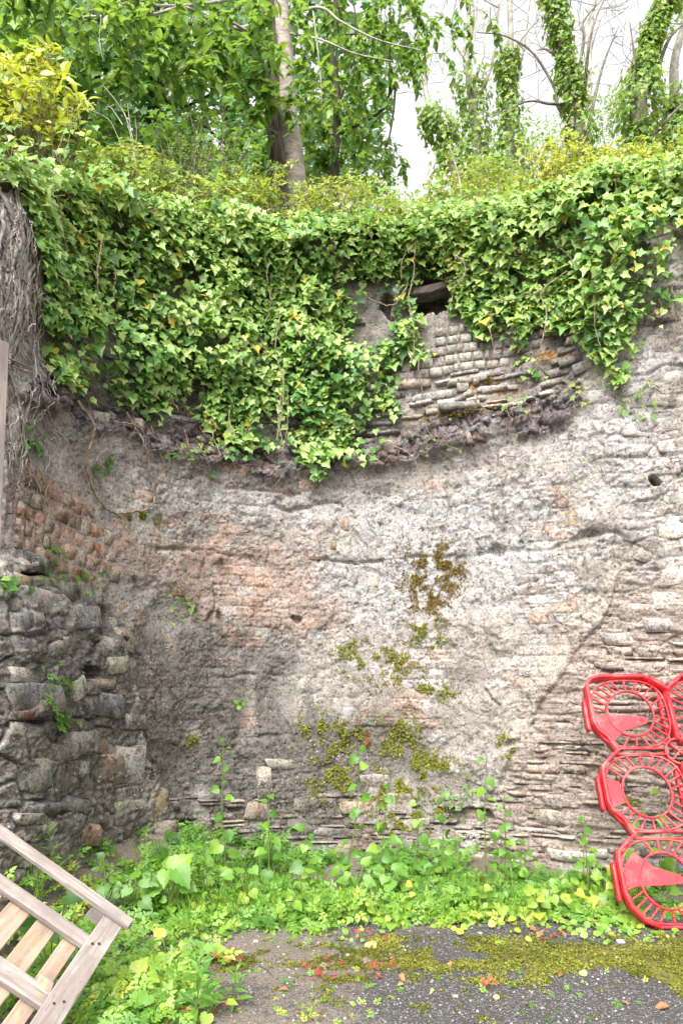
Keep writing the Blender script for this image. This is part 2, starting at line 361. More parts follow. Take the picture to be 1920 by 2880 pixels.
def wall_uv(px, py):
    """smooth face point, normal and tangent for a place on the wall"""
    x, y, nx, ny, s = at_px(px); z = EYE + (HOR - py) / FPX * y
    p = px
    for _ in range(3):
        d = prof(p, z); X = x + nx * d; Y = y + ny * d
        p = p + (px - (960 + FPX * X / Y)); x, y, nx, ny, s = at_px(p); z = EYE + (HOR - py) / FPX * (y + ny * prof(p, z))
    d = prof(p, z)
    return np.array([x + nx * d, y + ny * d, z]), np.array([nx, ny, 0.]), np.array([-ny, nx, 0.]), float(s)

def build_wall():
    cols = np.concatenate([np.linspace(-2600, -120, 26)[:-1], np.linspace(-120, 2040, 640), np.linspace(2040, 3600, 22)[1:]])
    cols = np.clip(cols, cpx[0] + 1, cpx[-1] - 1); cols = np.unique(cols)
    nr = 560; v = np.linspace(0, 1, nr)
    PX0, Vv = np.meshgrid(cols, v); x, y, nx, ny, s = at_px(PX0)
    z0 = -.25; Z = z0 + (wtop(PX0) - z0) * Vv
    d = prof(PX0, Z); X = x + nx * d; Y = y + ny * d
    PX = 960 + FPX * X / Y; PY = HOR - FPX * (Z - EYE) / Y
    wx = fbm(s * 3, Z * 3, 4, 5) * 60; wy = fbm(s * 3 + 40, Z * 3, 4, 9) * 60
    QX = PX + wx; QY = PY + wy
    # --- masks (where each kind of stone, soot and lime lies)
    slagY = np.interp(QX, slx, sly); below = QY - slagY
    band = np.exp(-((QY - slagY + 28) / 58) ** 2) * sstep(20, 150, QX) * sstep(1720, 1600, QX)
    above = sstep(10, -50, below) * sstep(60, 200, PX) * sstep(1700, 1580, PX)
    lowl = softpoly(QX, QY, LOWL, 22)
    diag = [(1340, 2700), (1345, 2330), (1370, 2230), (1450, 2110), (1500, 2030), (1560, 1940), (1640, 1820), (1720, 1700), (1760, 1500), (1700, 1250), (1650, 1050), (1660, 700), (3600, 700), (3600, 2700)]
    right = softpoly(QX, QY, diag, 18)
    smear = np.exp(-(polydist(QX, QY, [(1745, 1600), (1640, 1750), (1560, 1870), (1480, 1960), (1470, 2090)]) / 45) ** 2)
    gau = lambda cx, cy, sx, sy: np.exp(-((QX - cx) / sx) ** 2 - ((QY - cy) / sy) ** 2)
    stk = .75 + 1.1 * fbm(s * 5, Z * 1.1, 4, 121)
    m_dark = np.clip(1.05 * stk * gau(540, 2010, 340, 260) + .6 * gau(450, 1870, 140, 120) + .5 * gau(700, 2180, 260, 120) + .45 * gau(900, 1360, 170, 45) + .35 * gau(200, 1830, 130, 120) + .35 * gau(150, 2160, 120, 150)
                     + .35 * gau(1330, 1840, 90, 90) + .4 * gau(1180, 1330, 80, 40) + .45 * gau(1050, 2150, 220, 90) + .3 * gau(1200, 1980, 160, 130) + .55 * gau(900, 2330, 420, 50) + .35 * stk * gau(1000, 2140, 380, 140) + .3 * stk * gau(250, 1950, 260, 260) + .25 * gau(100, 1400, 60, 90), 0, 1)
    m_white = np.clip(.75 * gau(1300, 1560, 330, 170) + .6 * gau(1760, 1250, 190, 210) + .5 * gau(1020, 1680, 160, 130) + .45 * gau(1000, 1430, 400, 60) + .35 * gau(640, 1380, 150, 60)
                      + .55 * gau(1800, 1750, 140, 150) + .35 * gau(340, 2110, 60, 110) + .3 * gau(1480, 1330, 150, 80) + .3 * gau(1250, 1900, 120, 80) + .3 * gau(820, 2150, 110, 22) + .4 * gau(1800, 1000, 140, 90), 0, 1)
    m_pink = np.clip(.8 * gau(600, 1600, 280, 110) + .75 * gau(800, 1720, 220, 100) + .45 * gau(1130, 1970, 200, 150) + .5 * gau(1590, 1430, 60, 90) + .9 * gau(150, 1470, 140, 120) + .35 * gau(1400, 1800, 120, 90)
                     + .4 * gau(250, 2170, 70, 60) + .35 * gau(950, 2230, 170, 60) + .35 * gau(1000, 1480, 200, 60) + .4 * gau(1720, 1930, 160, 60), 0, 1) * (1 - right * .5)
    m_slate = np.clip(right * sstep(1500, 1800, PY) + .7 * np.exp(-((QY - slagY + 110) / 45) ** 2) * (PX > 1050) * (PX < 1600), 0, 1)
    m_mortar = np.clip(.7 * smear + .35 * above + .4 * gau(300, 1640, 90, 60), 0, 1)
    m_rust = np.clip(.55 * gau(1550, 1000, 90, 25) + .5 * gau(1330, 1080, 200, 25) + .35 * gau(770, 1650, 120, 60) + .4 * gau(430, 2270, 30, 40) + .4 * gau(360, 1740, 40, 30), 0, 1)
    # --- relief
    r = .075 * fbm(s * 1.3, Z * 1.3, 3, 21) + .016 * fbm(s * 4, Z * 4.6, 4, 31, .5) + (.005 + .008 * sstep(-.05, .3, fbm(s * 1.4, Z * 1.4, 2, 47)) + .013 * lowl) * fbm(s * 20, Z * 23, 4, 41, .62) + .018 * lowl * fbm(s * 8, Z * 9, 3, 43)
    rid = np.abs(fbm(s * 7 + 3 * fbm(s * 2, Z * 2, 2, 77), Z * 8.5, 3, 51)); r -= .016 * sstep(.03, .0, rid) * sstep(-.1, .2, fbm(s * 2 + 9, Z * 2, 2, 52))
    rid2 = np.abs(fbm(s * 19, Z * 23, 2, 58)); r -= .005 * sstep(.05, .0, rid2) * sstep(-.05, .2, fbm(s * 3 + 2, Z * 3, 2, 53))
    pit, _, _ = cells(s * 26 + 1.5 * fbm(s * 9, Z * 9, 2, 78), Z * 30, 77); r -= .010 * sstep(.30, .12, pit) * sstep(-.1, .25, fbm(s * 4, Z * 4, 2, 54))
    lay = fbm(s * 2.4, Z * 30 + 6 * fbm(s * 1.2, Z * 1.2, 2, 63), 3, 61, .6)
    strat = np.clip(m_slate + .6 * sstep(2230, 2300, PY) * (PX > 420), 0, 1); r += strat * .017 * (lay + .25 * np.abs(lay)); r -= strat * .012 * sstep(.035, 0, np.abs(lay))
    r += .04 * sstep(.0, .6, band) * (1 + 1.5 * fbm(s * 6, Z * 6, 3, 71, .5)); f1, f2, ci = cells(s * 11, Z * 13, 3)
    r += sstep(.15, .6, band) * (.03 * sstep(.0, .12, f2 - f1) + .06 * (ci - .5))
    r -= .13 * above
    cr = fbm(s * 2.7 + 31, Z * 3.3, 5, 101, .6); r += .012 * sstep(.0, .02, cr) + .008 * sstep(-.17, -.155, cr) + .007 * sstep(.16, .175, cr)
    # faint courses of fused brick in the lining
    lining = (1 - lowl) * (1 - right) * (1 - above) * sstep(100, 330, PX)
    bz = (Z + .03 * fbm(s * 1.1, Z * 1.1, 2, 82)) / .085; bs = s / .15 + .5 * (np.floor(bz) % 2); jz = np.abs(bz - np.round(bz)); js = np.abs(bs - np.round(bs))
    gr = np.maximum(sstep(.09, .03, jz), sstep(.06, .02, js)); fade = sstep(.02, .30, fbm(s * 1.9 + 11, Z * 1.9, 3, 81))
    r -= lining * fade * gr * .010; bh = _hash(np.round(bs - .5), np.round(bz - .5), 5) - .5; r += lining * fade * .007 * bh; b_tint = lining * (.25 + .75 * fade) * bh * 2
    # rubble lower left
    f1, f2, ci = cells(s * 4.6 + .5 * fbm(s * 3, Z * 3, 2, 90), Z * 6.2 + .5 * fbm(s * 3, Z * 3, 2, 93), 17)
    r += lowl * (.07 + .035 * (ci - .5) + .022 * sstep(0, .12, f2 - f1)); r -= lowl * .045 * sstep(.06, .0, f2 - f1) * sstep(-.15, .15, fbm(s * 3 + 5, Z * 3, 2, 95))
    f1, f2, ci = cells(s * 2.6, Z * 9, 29); r += right * (.018 * (ci - .5) + .012 * sstep(0, .2, f2 - f1))
    flank = gau(170, 1470, 200, 170); r = r * (1 - .85 * flank); edge_r = softpoly(PX + wx * .4, PY + wy * .4, diag, 6); r -= .035 * edge_r * sstep(1450, 1700, PY)
    for pts, wd, dep in CRACKS:
        dd = polydist(PX + wx * .5, PY + wy * .45, pts); jag = np.clip(.85 + 1.5 * fbm(s * 9, Z * 5, 3, 105), .25, 1.4); r -= dep * jag * np.exp(-(dd / (wd * (.55 + .6 * jag))) ** 2)
    for (cx, cy), (sx, sy), dep in HOLES:
        q = ((PX + wx * .55 - cx) / sx) ** 2 + ((PY + wy * .55 - cy) / sy) ** 2 + 1.2 * fbm(s * 16, Z * 16, 3, 107); r -= dep * sstep(1.25, .75, q)
    pier = sstep(150, 90, PX) * sstep(1560, 1480, PY); r += pier * .05 * fbm(s * 14, Z * 2.2, 3, 99)
    Vt = np.stack([X + nx * r, Y + ny * r, Z], -1).reshape(-1, 3)
    nc = len(cols); i = np.arange(nr - 1)[:, None] * nc; j = np.arange(nc - 1)[None, :]
    F = np.stack([i + j, i + j + 1, i + nc + j + 1, i + nc + j], -1).reshape(-1, 4)
    A = dict(m_dark=np.clip(m_dark * (1 - right * .7) * (1 - .3 * lowl) + .42 * lowl + .45 * above, 0, 1), m_white=m_white, m_pink=m_pink, m_slate=m_slate, m_mortar=m_mortar, m_slag=np.clip(band * 1.05, 0, 1), m_rust=m_rust, b_tint=b_tint)
    # keep a lookup of relief for seating pieces on the face
    global _rel; _rel = (cols, v, r)
    return Vt, F, A
def relief(px, py):
    cols, v, r = _rel
    _, _, _, s = wall_uv(px, py); x, y, nx, ny, _s = at_px(px); z = EYE + (HOR - py) / FPX * y
    vi = int(np.clip((z + .25) / (wtop(px) + .25) * (len(v) - 1), 0, len(v) - 1)); ci = int(np.clip(np.searchsorted(cols, px), 0, len(cols) - 1))
    a = r[max(0, vi - 4):vi + 5, max(0, ci - 5):ci + 6]
    return float(a.mean()), float(np.percentile(a, 85))

kiln = tag(empty('kiln_wall', (0, 5.9, 0)), 'tall concave ruined kiln wall of weathered stone and brick', 'wall')
V, F, A = build_wall()
part('wall_face', V, F, M_wall, kiln, True, A)

# ------------------------------------------------------------------ wall pieces: bricks, slates, stones
def block_mesh(name, seed, rough=.04, bulge=.05, cham=.05, flat=1.0):
    """a hewn piece: irregular outline, narrow worn arris, uneven face; z is in units of the piece's depth"""
    rs = np.random.default_rng(seed); nu, nv = 5, 4
    base = [-.5, -.5 + cham, rs.uniform(-.15, .15), .5 - cham, .5]; vb = [-.5, -.5 + cham * 1.5, .5 - cham * 1.5, .5]
    skew = rs.normal(0, rough * 1.6, 4); tilt = rs.normal(0, .10 * flat, 2); V = []
    for j in range(nv):
        for i in range(nu):
            edge = i in (0, nu - 1) or j in (0, nv - 1); corner = i in (0, nu - 1) and j in (0, nv - 1)
            u, v_ = base[i], vb[j]
            if corner: u *= 1 - rs.uniform(.0, .10); v_ *= 1 - rs.uniform(.0, .14)
            u += skew[0] * v_ + skew[1] * v_ * v_; v_ += skew[2] * u + skew[3] * u * u
            z = -(.10 if edge else 0) - (.06 if corner else 0) + tilt[0] * u + tilt[1] * v_ + bulge * (.25 - u * u) * 2
            V.append((u + rs.normal() * rough * .4 * (i in (0, 4)), v_ + rs.normal() * rough * .7, z + rs.normal() * .05 * flat))
    F = [[j * nu + i, j * nu + i + 1, (j + 1) * nu + i + 1, (j + 1) * nu + i] for j in range(nv - 1) for i in range(nu - 1)]
    ring = [i for i in range(nu)] + [j * nu + nu - 1 for j in range(1, nv)] + [(nv - 1) * nu + i for i in range(nu - 2, -1, -1)] + [j * nu for j in range(nv - 2, 0, -1)]
    n0 = len(V); m_ = len(ring)
    for k in ring: V.append((V[k][0] * 1.02, V[k][1] * 1.02, -1.))
    for a in range(m_): F.append([ring[(a + 1) % m_], ring[a], n0 + a, n0 + (a + 1) % m_])
    return np_mesh(name, np.array(V), np.array(F), M_stone, False)
BR = [block_mesh('brick', 100 + k, .016, .02, .05, .35) for k in range(8)]
SL = [block_mesh('slate', 200 + k, .055, .03, .05, .6) for k in range(10)]
ST = [block_mesh('stone', 300 + k, .065, .10, .06) for k in range(12)]
def seat(kind, px, py, w_px, h_px, col, rot=0.0, proud=.012, depth=.10, yaw=0., pitch=0., parent=None):
    p, n, t, s = wall_uv(px, py); m_, hi = relief(px, py); depth = min(depth, .12)
    slope = -math.tan(R(np.clip(rot, -40, 40))); q0 = wall_uv(px - w_px / 2, py - slope * w_px / 2)[0]; q1 = wall_uv(px + w_px / 2, py + slope * w_px / 2)[0]
    tx = q1 - q0; wd = np.linalg.norm(tx); tx = tx / wd; hd = h_px * p[1] / FPX; n = unit(np.cross(tx, np.array([0, 0, 1.])))
    if n @ np.array([0, -1., 0]) < 0: n = -n
    ty = np.array([0, 0, 1.]) if kind == 'brick' or abs(rot) < 12 else np.cross(n, tx)
    M = frame_matrix(tx, ty, n, p + n * (hi * .6 + m_ * .4 + proud) - np.array((parent or kiln).location), (wd, hd, depth))
    M = M @ Matrix.Rotation(R(yaw), 4, 'Y') @ Matrix.Rotation(R(pitch), 4, 'X')
    lib = {'brick': BR, 'slate': SL, 'stone': ST}[kind]
    o = obj(kind, random.choice(lib), parent or kiln, M=M)
    v_ = random.uniform(.66, .98); o.color = (col[0] * v_, col[1] * v_ * random.uniform(.96, 1.04), col[2] * v_ * random.uniform(.94, 1.06), 1)
    return o
GREYB = (.41, .385, .35); OR = (.36, .19, .115); PK = (.40, .27, .21); SLT = (.39, .365, .34); BRN = (.33, .26, .20); DK = (.17, .155, .14); OCH = (.46, .34, .18); GRN = (.30, .31, .22); RED = (.36, .13, .09); SBL = (.22, .22, .225)
U = random.uniform
# small grey bricks high on the right of the curve
for row, (yl, x0, x1) in enumerate([(918, 1215, 1580), (946, 1225, 1590), (975, 1200, 1560), (1003, 1130, 1520), (1030, 1035, 1420)]):
    x = x0 + U(-8, 12)
    while x < x1:
        wd = U(28, 42) if U(0, 1) > .15 else U(16, 22)
        y = yl - .16 * (x - 1230) - .00012 * (x - 1230) ** 2
        seat('brick', x + wd / 2, y + U(-1.5, 1.5), wd - 3.5, 24.5 + U(-2, 1.5), random.choice([GREYB, GREYB, (.44, .42, .39), BRN, (.36, .32, .30)]), U(4, 9), .014 + U(-.004, .005)); x += wd
for (x, y, wd, h) in [(1035, 978, 37, 30), (1072, 985, 30, 52), (1030, 1012, 36, 26), (1068, 1010, 34, 24), (1025, 1036, 30, 24), (1062, 1036, 40, 25), (1010, 1062, 34, 28), (1006, 1000, 14, 20), (1100, 968, 26, 26), (1012, 1090, 36, 26), (1050, 1072, 40, 24)]:
    seat('brick', x, y, wd - 3, h - 3, random.choice([BRN, GREYB, (.36, .31, .25)]), 0, .008)
# long slates under them
for (x, y, wd, h, ro) in [(1160, 1068, 100, 24, 5), (1240, 1062, 40, 12, 6), (1300, 1038, 78, 10, 11), (1305, 1056, 118, 22, 11), (1380, 1030, 72, 22, 12), (1425, 1046, 90, 14, 14), (1475, 1025, 50, 40, 30), (1215, 1098, 140, 22, 9), (1298, 1078, 34, 24, 0),
                          (1335, 1062, 16, 20, 0), (1350, 1082, 32, 16, 8), (1388, 1082, 76, 20, 12), (1435, 1078, 30, 14, -8), (1490, 1092, 48, 26, 26), (1540, 1062, 70, 18, 16), (1190, 1118, 46, 14, 12), (1160, 1124, 24, 12, 0), (1250, 1122, 52, 24, 6),
                          (1300, 1106, 46, 18, 26), (1322, 1116, 30, 10, 14), (1350, 1112, 26, 18, 8), (1212, 1146, 36, 18, 3), (1298, 1142, 114, 22, 5), (1395, 1126, 60, 10, 10), (1460, 1120, 70, 9, 12), (1380, 1142, 70, 10, 8), (1440, 1140, 60, 12, 10), (1110, 1092, 50, 22, 3), (1095, 1122, 60, 14, 6),
                          (1560, 1030, 60, 24, 18), (1600, 1000, 66, 22, 18), (1590, 968, 60, 20, 18), (1620, 940, 70, 22, 20), (1560, 1000, 40, 18, 16), (1520, 1050, 40, 16, 16), (1640, 1020, 60, 30, 20), (1530, 1098, 40, 12, 14), (1090, 1150, 70, 12, 6), (1150, 1160, 60, 10, 4), (1060, 1180, 80, 12, 4), (1075, 1205, 90, 12, 5), (1020, 1230, 60, 14, 3)]:
    seat('slate', x, y, wd, h, random.choice([SLT, SLT, (.42, .39, .37), BRN, (.33, .29, .28)]), ro, .014 + U(-.008, .012))
# slabs of slate behind the ivy on the left of the curve
for k in range(46):
    x, y = U(330, 1010), U(860, 1190)
    seat('slate', x, y, U(50, 130), U(10, 24), random.choice([SLT, BRN, DK]), -(x - 700) * -.006 * 1.5 - 4 * (x < 650), .02 + U(-.005, .015))
# orange brick patch on the left flank
for c_, (yl, x0, x1, ht) in enumerate([(1330, 75, 150, 46), (1345, 60, 255, 46), (1395, 62, 300, 46), (1442, 48, 310, 44), (1490, 42, 330, 44), (1538, 40, 350, 42)]):
    x = x0
    while x < x1:
        f = (x - 60) / 260; wd = U(22, 36) + 4 * f; y = yl + .62 * (x - 60) - .0004 * (x - 60) ** 2
        if y < 1620 + .1 * x and not (c_ < 2 and x > 250):
            seat('brick', x + wd / 2, y + U(-2, 2), wd - 2, ht * .9, random.choice([OR, (.37, .25, .19), (.38, .22, .14), (.31, .2, .16), (.40, .28, .2), (.34, .21, .15)]) if f < .85 else PK, -31 + 4 * f, .004 + U(-.004, .004), .11)
        x += wd
# bricks that still show in the lining
for (x, y, wd, h, c_) in [(975, 1520, 26, 34, GREYB), (1002, 1520, 24, 34, PK), (965, 1556, 30, 26, PK), (998, 1558, 26, 24, GREYB), (1030, 1553, 34, 32, (.5, .48, .45)), (1062, 1556, 22, 34, OR), (1090, 1530, 20, 50, PK), (930, 1535, 30, 28, OCH),
                          (945, 1612, 60, 26, (.5, .48, .45)), (995, 1620, 22, 40, (.5, .48, .45)), (1050, 1640, 44, 70, (.52, .5, .47)), (540, 1590, 44, 70, (.36, .23, .16)), (500, 1580, 44, 60, PK), (500, 1650, 40, 54, (.36, .23, .17)), (545, 1655, 36, 50, PK),
                          (1500, 1500, 34, 24, PK), (1460, 1515, 26, 22, GREYB), (1545, 1490, 30, 24, PK), (1610, 1455, 24, 50, OCH), (1585, 1460, 22, 46, OCH), (1580, 1412, 40, 36, PK), (960, 1470, 40, 44, PK), (1000, 1465, 36, 44, GREYB), (880, 1560, 46, 30, OR)]:
    seat('brick', x, y, wd, h, c_, U(-2, 2), -.006 + U(-.003, .004))
# rubble of the broken lower left corner
for (x, y, wd, h, ro, c_) in [(54, 1757, 68, 58, 12, SBL), (108, 1833, 66, 44, 28, SLT), (190, 1868, 66, 48, 24, SBL), (153, 1800, 54, 34, 10, SLT), (62, 1965, 125, 74, -3, SBL), (55, 2006, 96, 26, 3, RED), (215, 1980, 170, 56, -3, SBL), (34, 2083, 84, 84, 2, SBL),
                              (62, 2172, 80, 76, 0, SBL), (150, 2090, 32, 15, -4, RED), (120, 2120, 60, 50, 0, SLT), (200, 2090, 90, 60, 0, SLT), (290, 2085, 90, 70, 3, PK), (180, 2185, 100, 80, -2, DK), (270, 2170, 100, 80, 3, PK), (340, 2150, 70, 100, 4, (.45, .42, .38)), (180, 2262, 66, 36, -12, SBL), (100, 2278, 95, 38, -8, SBL), (355, 2275, 96, 50, 4, GRN), (424, 2262, 46, 84, -14, OCH), (236, 2296, 72, 20, 4, DK),
                              (187, 2345, 104, 56, -8, PK), (312, 2335, 58, 44, 6, BRN), (392, 2372, 130, 46, 4, (.34, .31, .24)), (190, 1735, 108, 60, 10, SBL), (85, 1690, 105, 62, -8, SLT), (85, 1578, 96, 44, -10, SBL), (30, 1640, 60, 50, 0, OCH), (110, 1640, 80, 34, 4, (.46, .41, .31)), (170, 1660, 60, 40, -12, SLT), (447, 2328, 54, 38, 10, BRN), (517, 2396, 80, 46, -4, (.38, .33, .24)),
                              (556, 2442, 84, 44, 8, SBL), (542, 2353, 26, 38, 10, (.48, .44, .36)), (318, 2392, 46, 46, 0, GRN), (245, 2352, 70, 40, -5, SLT), (67, 2340, 140, 36, -4, DK), (60, 2300, 100, 30, 3, SLT), (345, 1720, 50, 40, 0, OCH), (290, 1755, 60, 40, 10, SLT), (330, 1800, 44, 60, 10, BRN), (270, 1820, 60, 44, -14, SLT), (300, 1870, 50, 44, 8, GRN), (345, 1880, 44, 56, 0, SLT), (320, 1930, 36, 50, 0, OCH),
                              (180, 1935, 34, 52, 30, (.45, .43, .38)), (250, 1925, 60, 26, -4, BRN), (20, 1830, 44, 60, 0, SBL), (30, 1900, 70, 40, -6, SLT), (365, 2030, 60, 40, 0, SLT), (390, 2050, 40, 44, 0, DK), (340, 2225, 60, 30, 0, SLT), (470, 2270, 50, 24, 4, DK), (480, 2300, 60, 20, 6, BRN), (430, 2150, 60, 60, 10, DK), (560, 2320, 60, 16, 3, DK), (640, 2300, 80, 20, -2, DK)]:
    seat('stone' if h > 24 else 'slate', x, y, wd * 1.12, h * 1.12, tuple(v * .85 for v in c_), ro, -.006 + U(-.012, .016) if x < 400 else .002, .12, U(-5, 5), U(-5, 5))
# flat stones and thin slates along the foot
for (x, y, wd, h, ro, c_) in [(802, 2150, 100, 28, -2, (.46, .42, .36)), (740, 2200, 44, 90, 8, (.42, .38, .33)), (857, 2262, 64, 38, 0, (.42, .39, .34)), (846, 2310, 78, 40, -3, (.44, .42, .36)), (1060, 2200, 90, 40, 0, SLT), (1010, 2270, 110, 34, 2, BRN), (1120, 2260, 80, 60, 0, (.42, .38, .33)), (1160, 2320, 90, 40, 0, (.40, .37, .33)),
                              (930, 2340, 110, 24, -3, SLT), (1030, 2350, 100, 22, 3, BRN), (880, 2380, 90, 26, -4, (.38, .36, .32)), (1110, 2390, 100, 26, 2, SLT), (1250, 2250, 60, 26, -5, PK), (1220, 2390, 90, 34, 5, (.42, .36, .34)), (720, 2280, 60, 50, 0, BRN), (760, 2360, 80, 20, 0, SLT), (960, 2390, 80, 20, 0, DK), (1300, 2420, 100, 34, -4, SLT)]:
    seat('stone', x, y, wd, h, c_, ro, -.003 + U(-.006, .006))
y = 2236
while y < 2410:
    x = 470 + U(0, 40)
    while x < 1340:
        wd = U(50, 130); h = U(7, 13)
        if U(0, 1) < .5: seat('slate', x + wd / 2, y + U(-3, 3), wd - 4, h, random.choice([DK, SLT, BRN, DK, (.24, .2, .19)]), U(-3, 3), -.006 + U(-.008, .010))
        x += wd
    y += 15
# coursed slate to the right of the lining
y = 1800
while y < 2480:
    h = U(12, 27); x = np.interp(y, [1800, 1950, 2100, 2230, 2500], [1690, 1590, 1480, 1400, 1370]) + U(0, 40)
    while x < 2010:
        wd = U(60, 190)
        if U(0, 1) < .66: seat('slate', x + wd / 2, y + h / 2 + .02 * (x - 1650), wd - 6, h - 4, random.choice([(.38, .30, .25), (.34, .27, .225), BRN, SLT, (.42, .34, .28), (.30, .22, .19)]), U(-2.5, 1.5) - .7, -.005 + U(-.005, .005))
        x += wd
    y += h
for (x, y, wd, h, c_) in [(1545, 2300, 110, 42, (.33, .31, .25)), (1600, 2408, 112, 30, (.74, .73, .71)), (1690, 2404, 36, 24, (.70, .69, .67)), (1592, 2356, 46, 10, (.72, .71, .69)), (1600, 2448, 120, 26, SBL), (1720, 2460, 150, 40, SBL), (1860, 2440, 130, 44, SBL), (1590, 2480, 140, 26, DK), (1525, 2297, 14, 11, (.72, .71, .69)), (1840, 2400, 90, 20, DK)]:
    seat('stone', x, y, wd, h, c_, U(-2, 2), .012)
# big pale stones in the far right flank
for (x, y, wd, h, c_) in [(1760, 1800, 130, 34, (.45, .42, .38)), (1870, 1760, 110, 40, (.50, .46, .43)), (1850, 1840, 120, 28, (.42, .36, .32)), (1880, 1690, 90, 50, (.48, .44, .41)), (1790, 1720, 110, 44, (.46, .42, .38)), (1900, 1620, 80, 50, (.50, .46, .42)), (1890, 1480, 80, 60, (.54, .51, .47)), (1900, 1390, 70, 50, (.55, .52, .48)),
                          (1880, 1310, 80, 44, (.52, .48, .44)), (1890, 1250, 80, 36, (.55, .52, .50)), (1880, 1190, 90, 40, (.5, .46, .43)), (1870, 1120, 80, 36, (.52, .46, .42)), (1800, 1120, 60, 40, (.50, .46, .44)), (1780, 1200, 70, 50, (.55, .52, .50)), (1900, 1060, 70, 40, (.5, .45, .41)), (1720, 1170, 60, 70, (.56, .54, .51)), (1810, 1560, 60, 44, (.5, .46, .42)), (1740, 1880, 100, 18, (.40, .33, .28)), (1890, 880, 80, 50, (.44, .38, .33)), (1850, 960, 70, 50, (.48, .43, .38))]:
    seat('stone', x, y, wd, h, c_, U(-5, 3), .000 + U(-.008, .006))
# clinker lumps along the fused ledge
for k in range(26):
    x = U(110, 1640) if k > 10 else U(120, 480); y = np.interp(x, slx, sly) + U(-60, 0)
    seat('stone', x, y, U(20, 58), U(16, 42), random.choice([(.13, .085, .085), (.09, .075, .08), (.17, .10, .085), (.15, .125, .135)]), U(-20, 20), .0 + U(-.02, .015), .12, U(-8, 8), U(-8, 8))

# ------------------------------------------------------------------ ground
def axis(a, b, n, far, m_):
    k = np.linspace(0, 1, m_ + 1)[1:] ** 3
    return np.concatenate([(a - far * k)[::-1], np.linspace(a, b, n), b + far * k])
def ground_z(X, Y):
    cy = np.interp(X, cs[:, 0], cs[:, 1]); t = sstep(1.5, .15, cy - Y)
    left = sstep(-.2, -1.9, X); bank = t * (.03 + .40 * left) * sstep(-7, -3.5, X)
    return bank + .012 * fbm(X * 3, Y * 3, 3, 3) + .02 * fbm(X * .7, Y * .7, 2, 4) + .03 * sstep(.5, .0, cy - Y)
gx = axis(-3.4, 3.4, 300, 400, 14); gy = axis(1.6, 6.2, 210, 400, 14)
GX, GY = np.meshgrid(gx, gy); GZ = np.where((np.abs(GX) < 8) & (np.abs(GY) < 9), ground_z(GX, GY), 0.)
GPX = 960 + FPX * GX / np.maximum(GY, .5); GPY = HOR + FPX * EYE / np.maximum(GY, .5)
gn = fbm(GX * 1.6, GY * 2.4, 4, 8)
def moss_zone(X, Y):
    n = fbm(X * 1.7, Y * 2.6, 4, 8); bare = sstep(.12, -.16, Y - 3.02 - .41 * (X - .54) + .9 * n)      # worn asphalt towards the near right
    z = sstep(4.22, 3.95, Y + .35 * n) * (1 - .85 * bare) * sstep(-.95, .1, X + n)
    patch = sstep(-.16, .20, fbm(X * 3.2 + 4, Y * 5.5, 4, 88) + .22 * sstep(-.1, .7, X) - .05)
    return np.clip(z * (.12 + .75 * patch) + .0 * X, 0, 1)
m_moss = moss_zone(GX, GY) * (GY > 0)
m_soil = np.clip(sstep(.9, -.6, GX) * .75 + sstep(4.15, 4.6, GY) * .8 + .6 * gn, 0, 1) * (np.abs(GX) < 8) * (GY > 0)
nc = len(gx); i = np.arange(len(gy) - 1)[:, None] * nc; j = np.arange(nc - 1)[None, :]
gF = np.stack([i + j, i + j + 1, i + nc + j + 1, i + nc + j], -1).reshape(-1, 4)
gnd = obj('ground', np_mesh('ground', np.stack([GX, GY, GZ], -1).reshape(-1, 3), gF, M_ground, True, dict(m_moss=m_moss, m_soil=m_soil)))
gnd['kind'] = 'structure'
# bank above the wall
def upper_z(X, r):
    px = np.interp(X, cs[:, 0], cpx)
    return wtop(px) - .06 + .95 * sstep(-1.0, -2.6, X) * sstep(0, 1.5, r) + .10 * sstep(0, .6, r) + .25 * sstep(.5, 4, r) + .12 * fbm(X * 1.1, r * 1.1, 3, 14)
ux = axis(-4, 4, 120, 400, 12); ur = np.concatenate([np.linspace(0, 4, 50), 4 + 400 * np.linspace(0, 1, 14)[1:] ** 3])
UX, UR = np.meshgrid(ux, ur); UXc = np.clip(UX, -6.9, 6.9)
UY = np.interp(UXc, cs[:, 0], cs[:, 1]) - .06 + UR; UZ = upper_z(UXc, UR)
nc = len(ux); i = np.arange(len(ur) - 1)[:, None] * nc; j = np.arange(nc - 1)[None, :]
uF = np.stack([i + j, i + j + 1, i + nc + j + 1, i + nc + j], -1).reshape(-1, 4)
up_g = obj('bank', np_mesh('bank', np.stack([UX, UY, UZ], -1).reshape(-1, 3), uF, M_soil, True)); up_g['kind'] = 'structure'

# ================================================================== FOLIAGE
def fan(outline, centre, fold=.18, curl=.12):
    V = [(centre[0], centre[1], 0.0)] + [(x, y, 0.0) for x, y in outline]
    V = np.array(V, float); V[:, 2] = fold * np.abs(V[:, 0]) - curl * (V[:, 1] - .35) ** 2
    n = len(outline); F = np.array([[0, 1 + k, 1 + (k + 1) % n] for k in range(n)])
    return V, F
def mirror(h): return h + [(-x, y) for x, y in h[::-1] if abs(x) > 1e-6]
L_ivy = fan(mirror([(0, .04), (.19, -.10), (.39, -.04), (.35, .13), (.53, .36), (.24, .52), (0, 1)]), (0, .28))
L_ivy2 = fan(mirror([(0, .02), (.22, -.08), (.40, .06), (.44, .26), (.40, .44), (.20, .62), (0, .95)]), (0, .3), .28, .3)
L_cherry = fan(mirror([(0, 0), (.17, .2), (.25, .45), (.17, .75), (0, 1.05)]), (0, .45), .35, .25)
L_maple = fan(mirror([(0, 0), (.25, -.12), (.42, .02), (.30, .18), (.62, .45), (.36, .48), (.30, .60), (.20, .62), (0, 1)]), (0, .3), .12, .15)
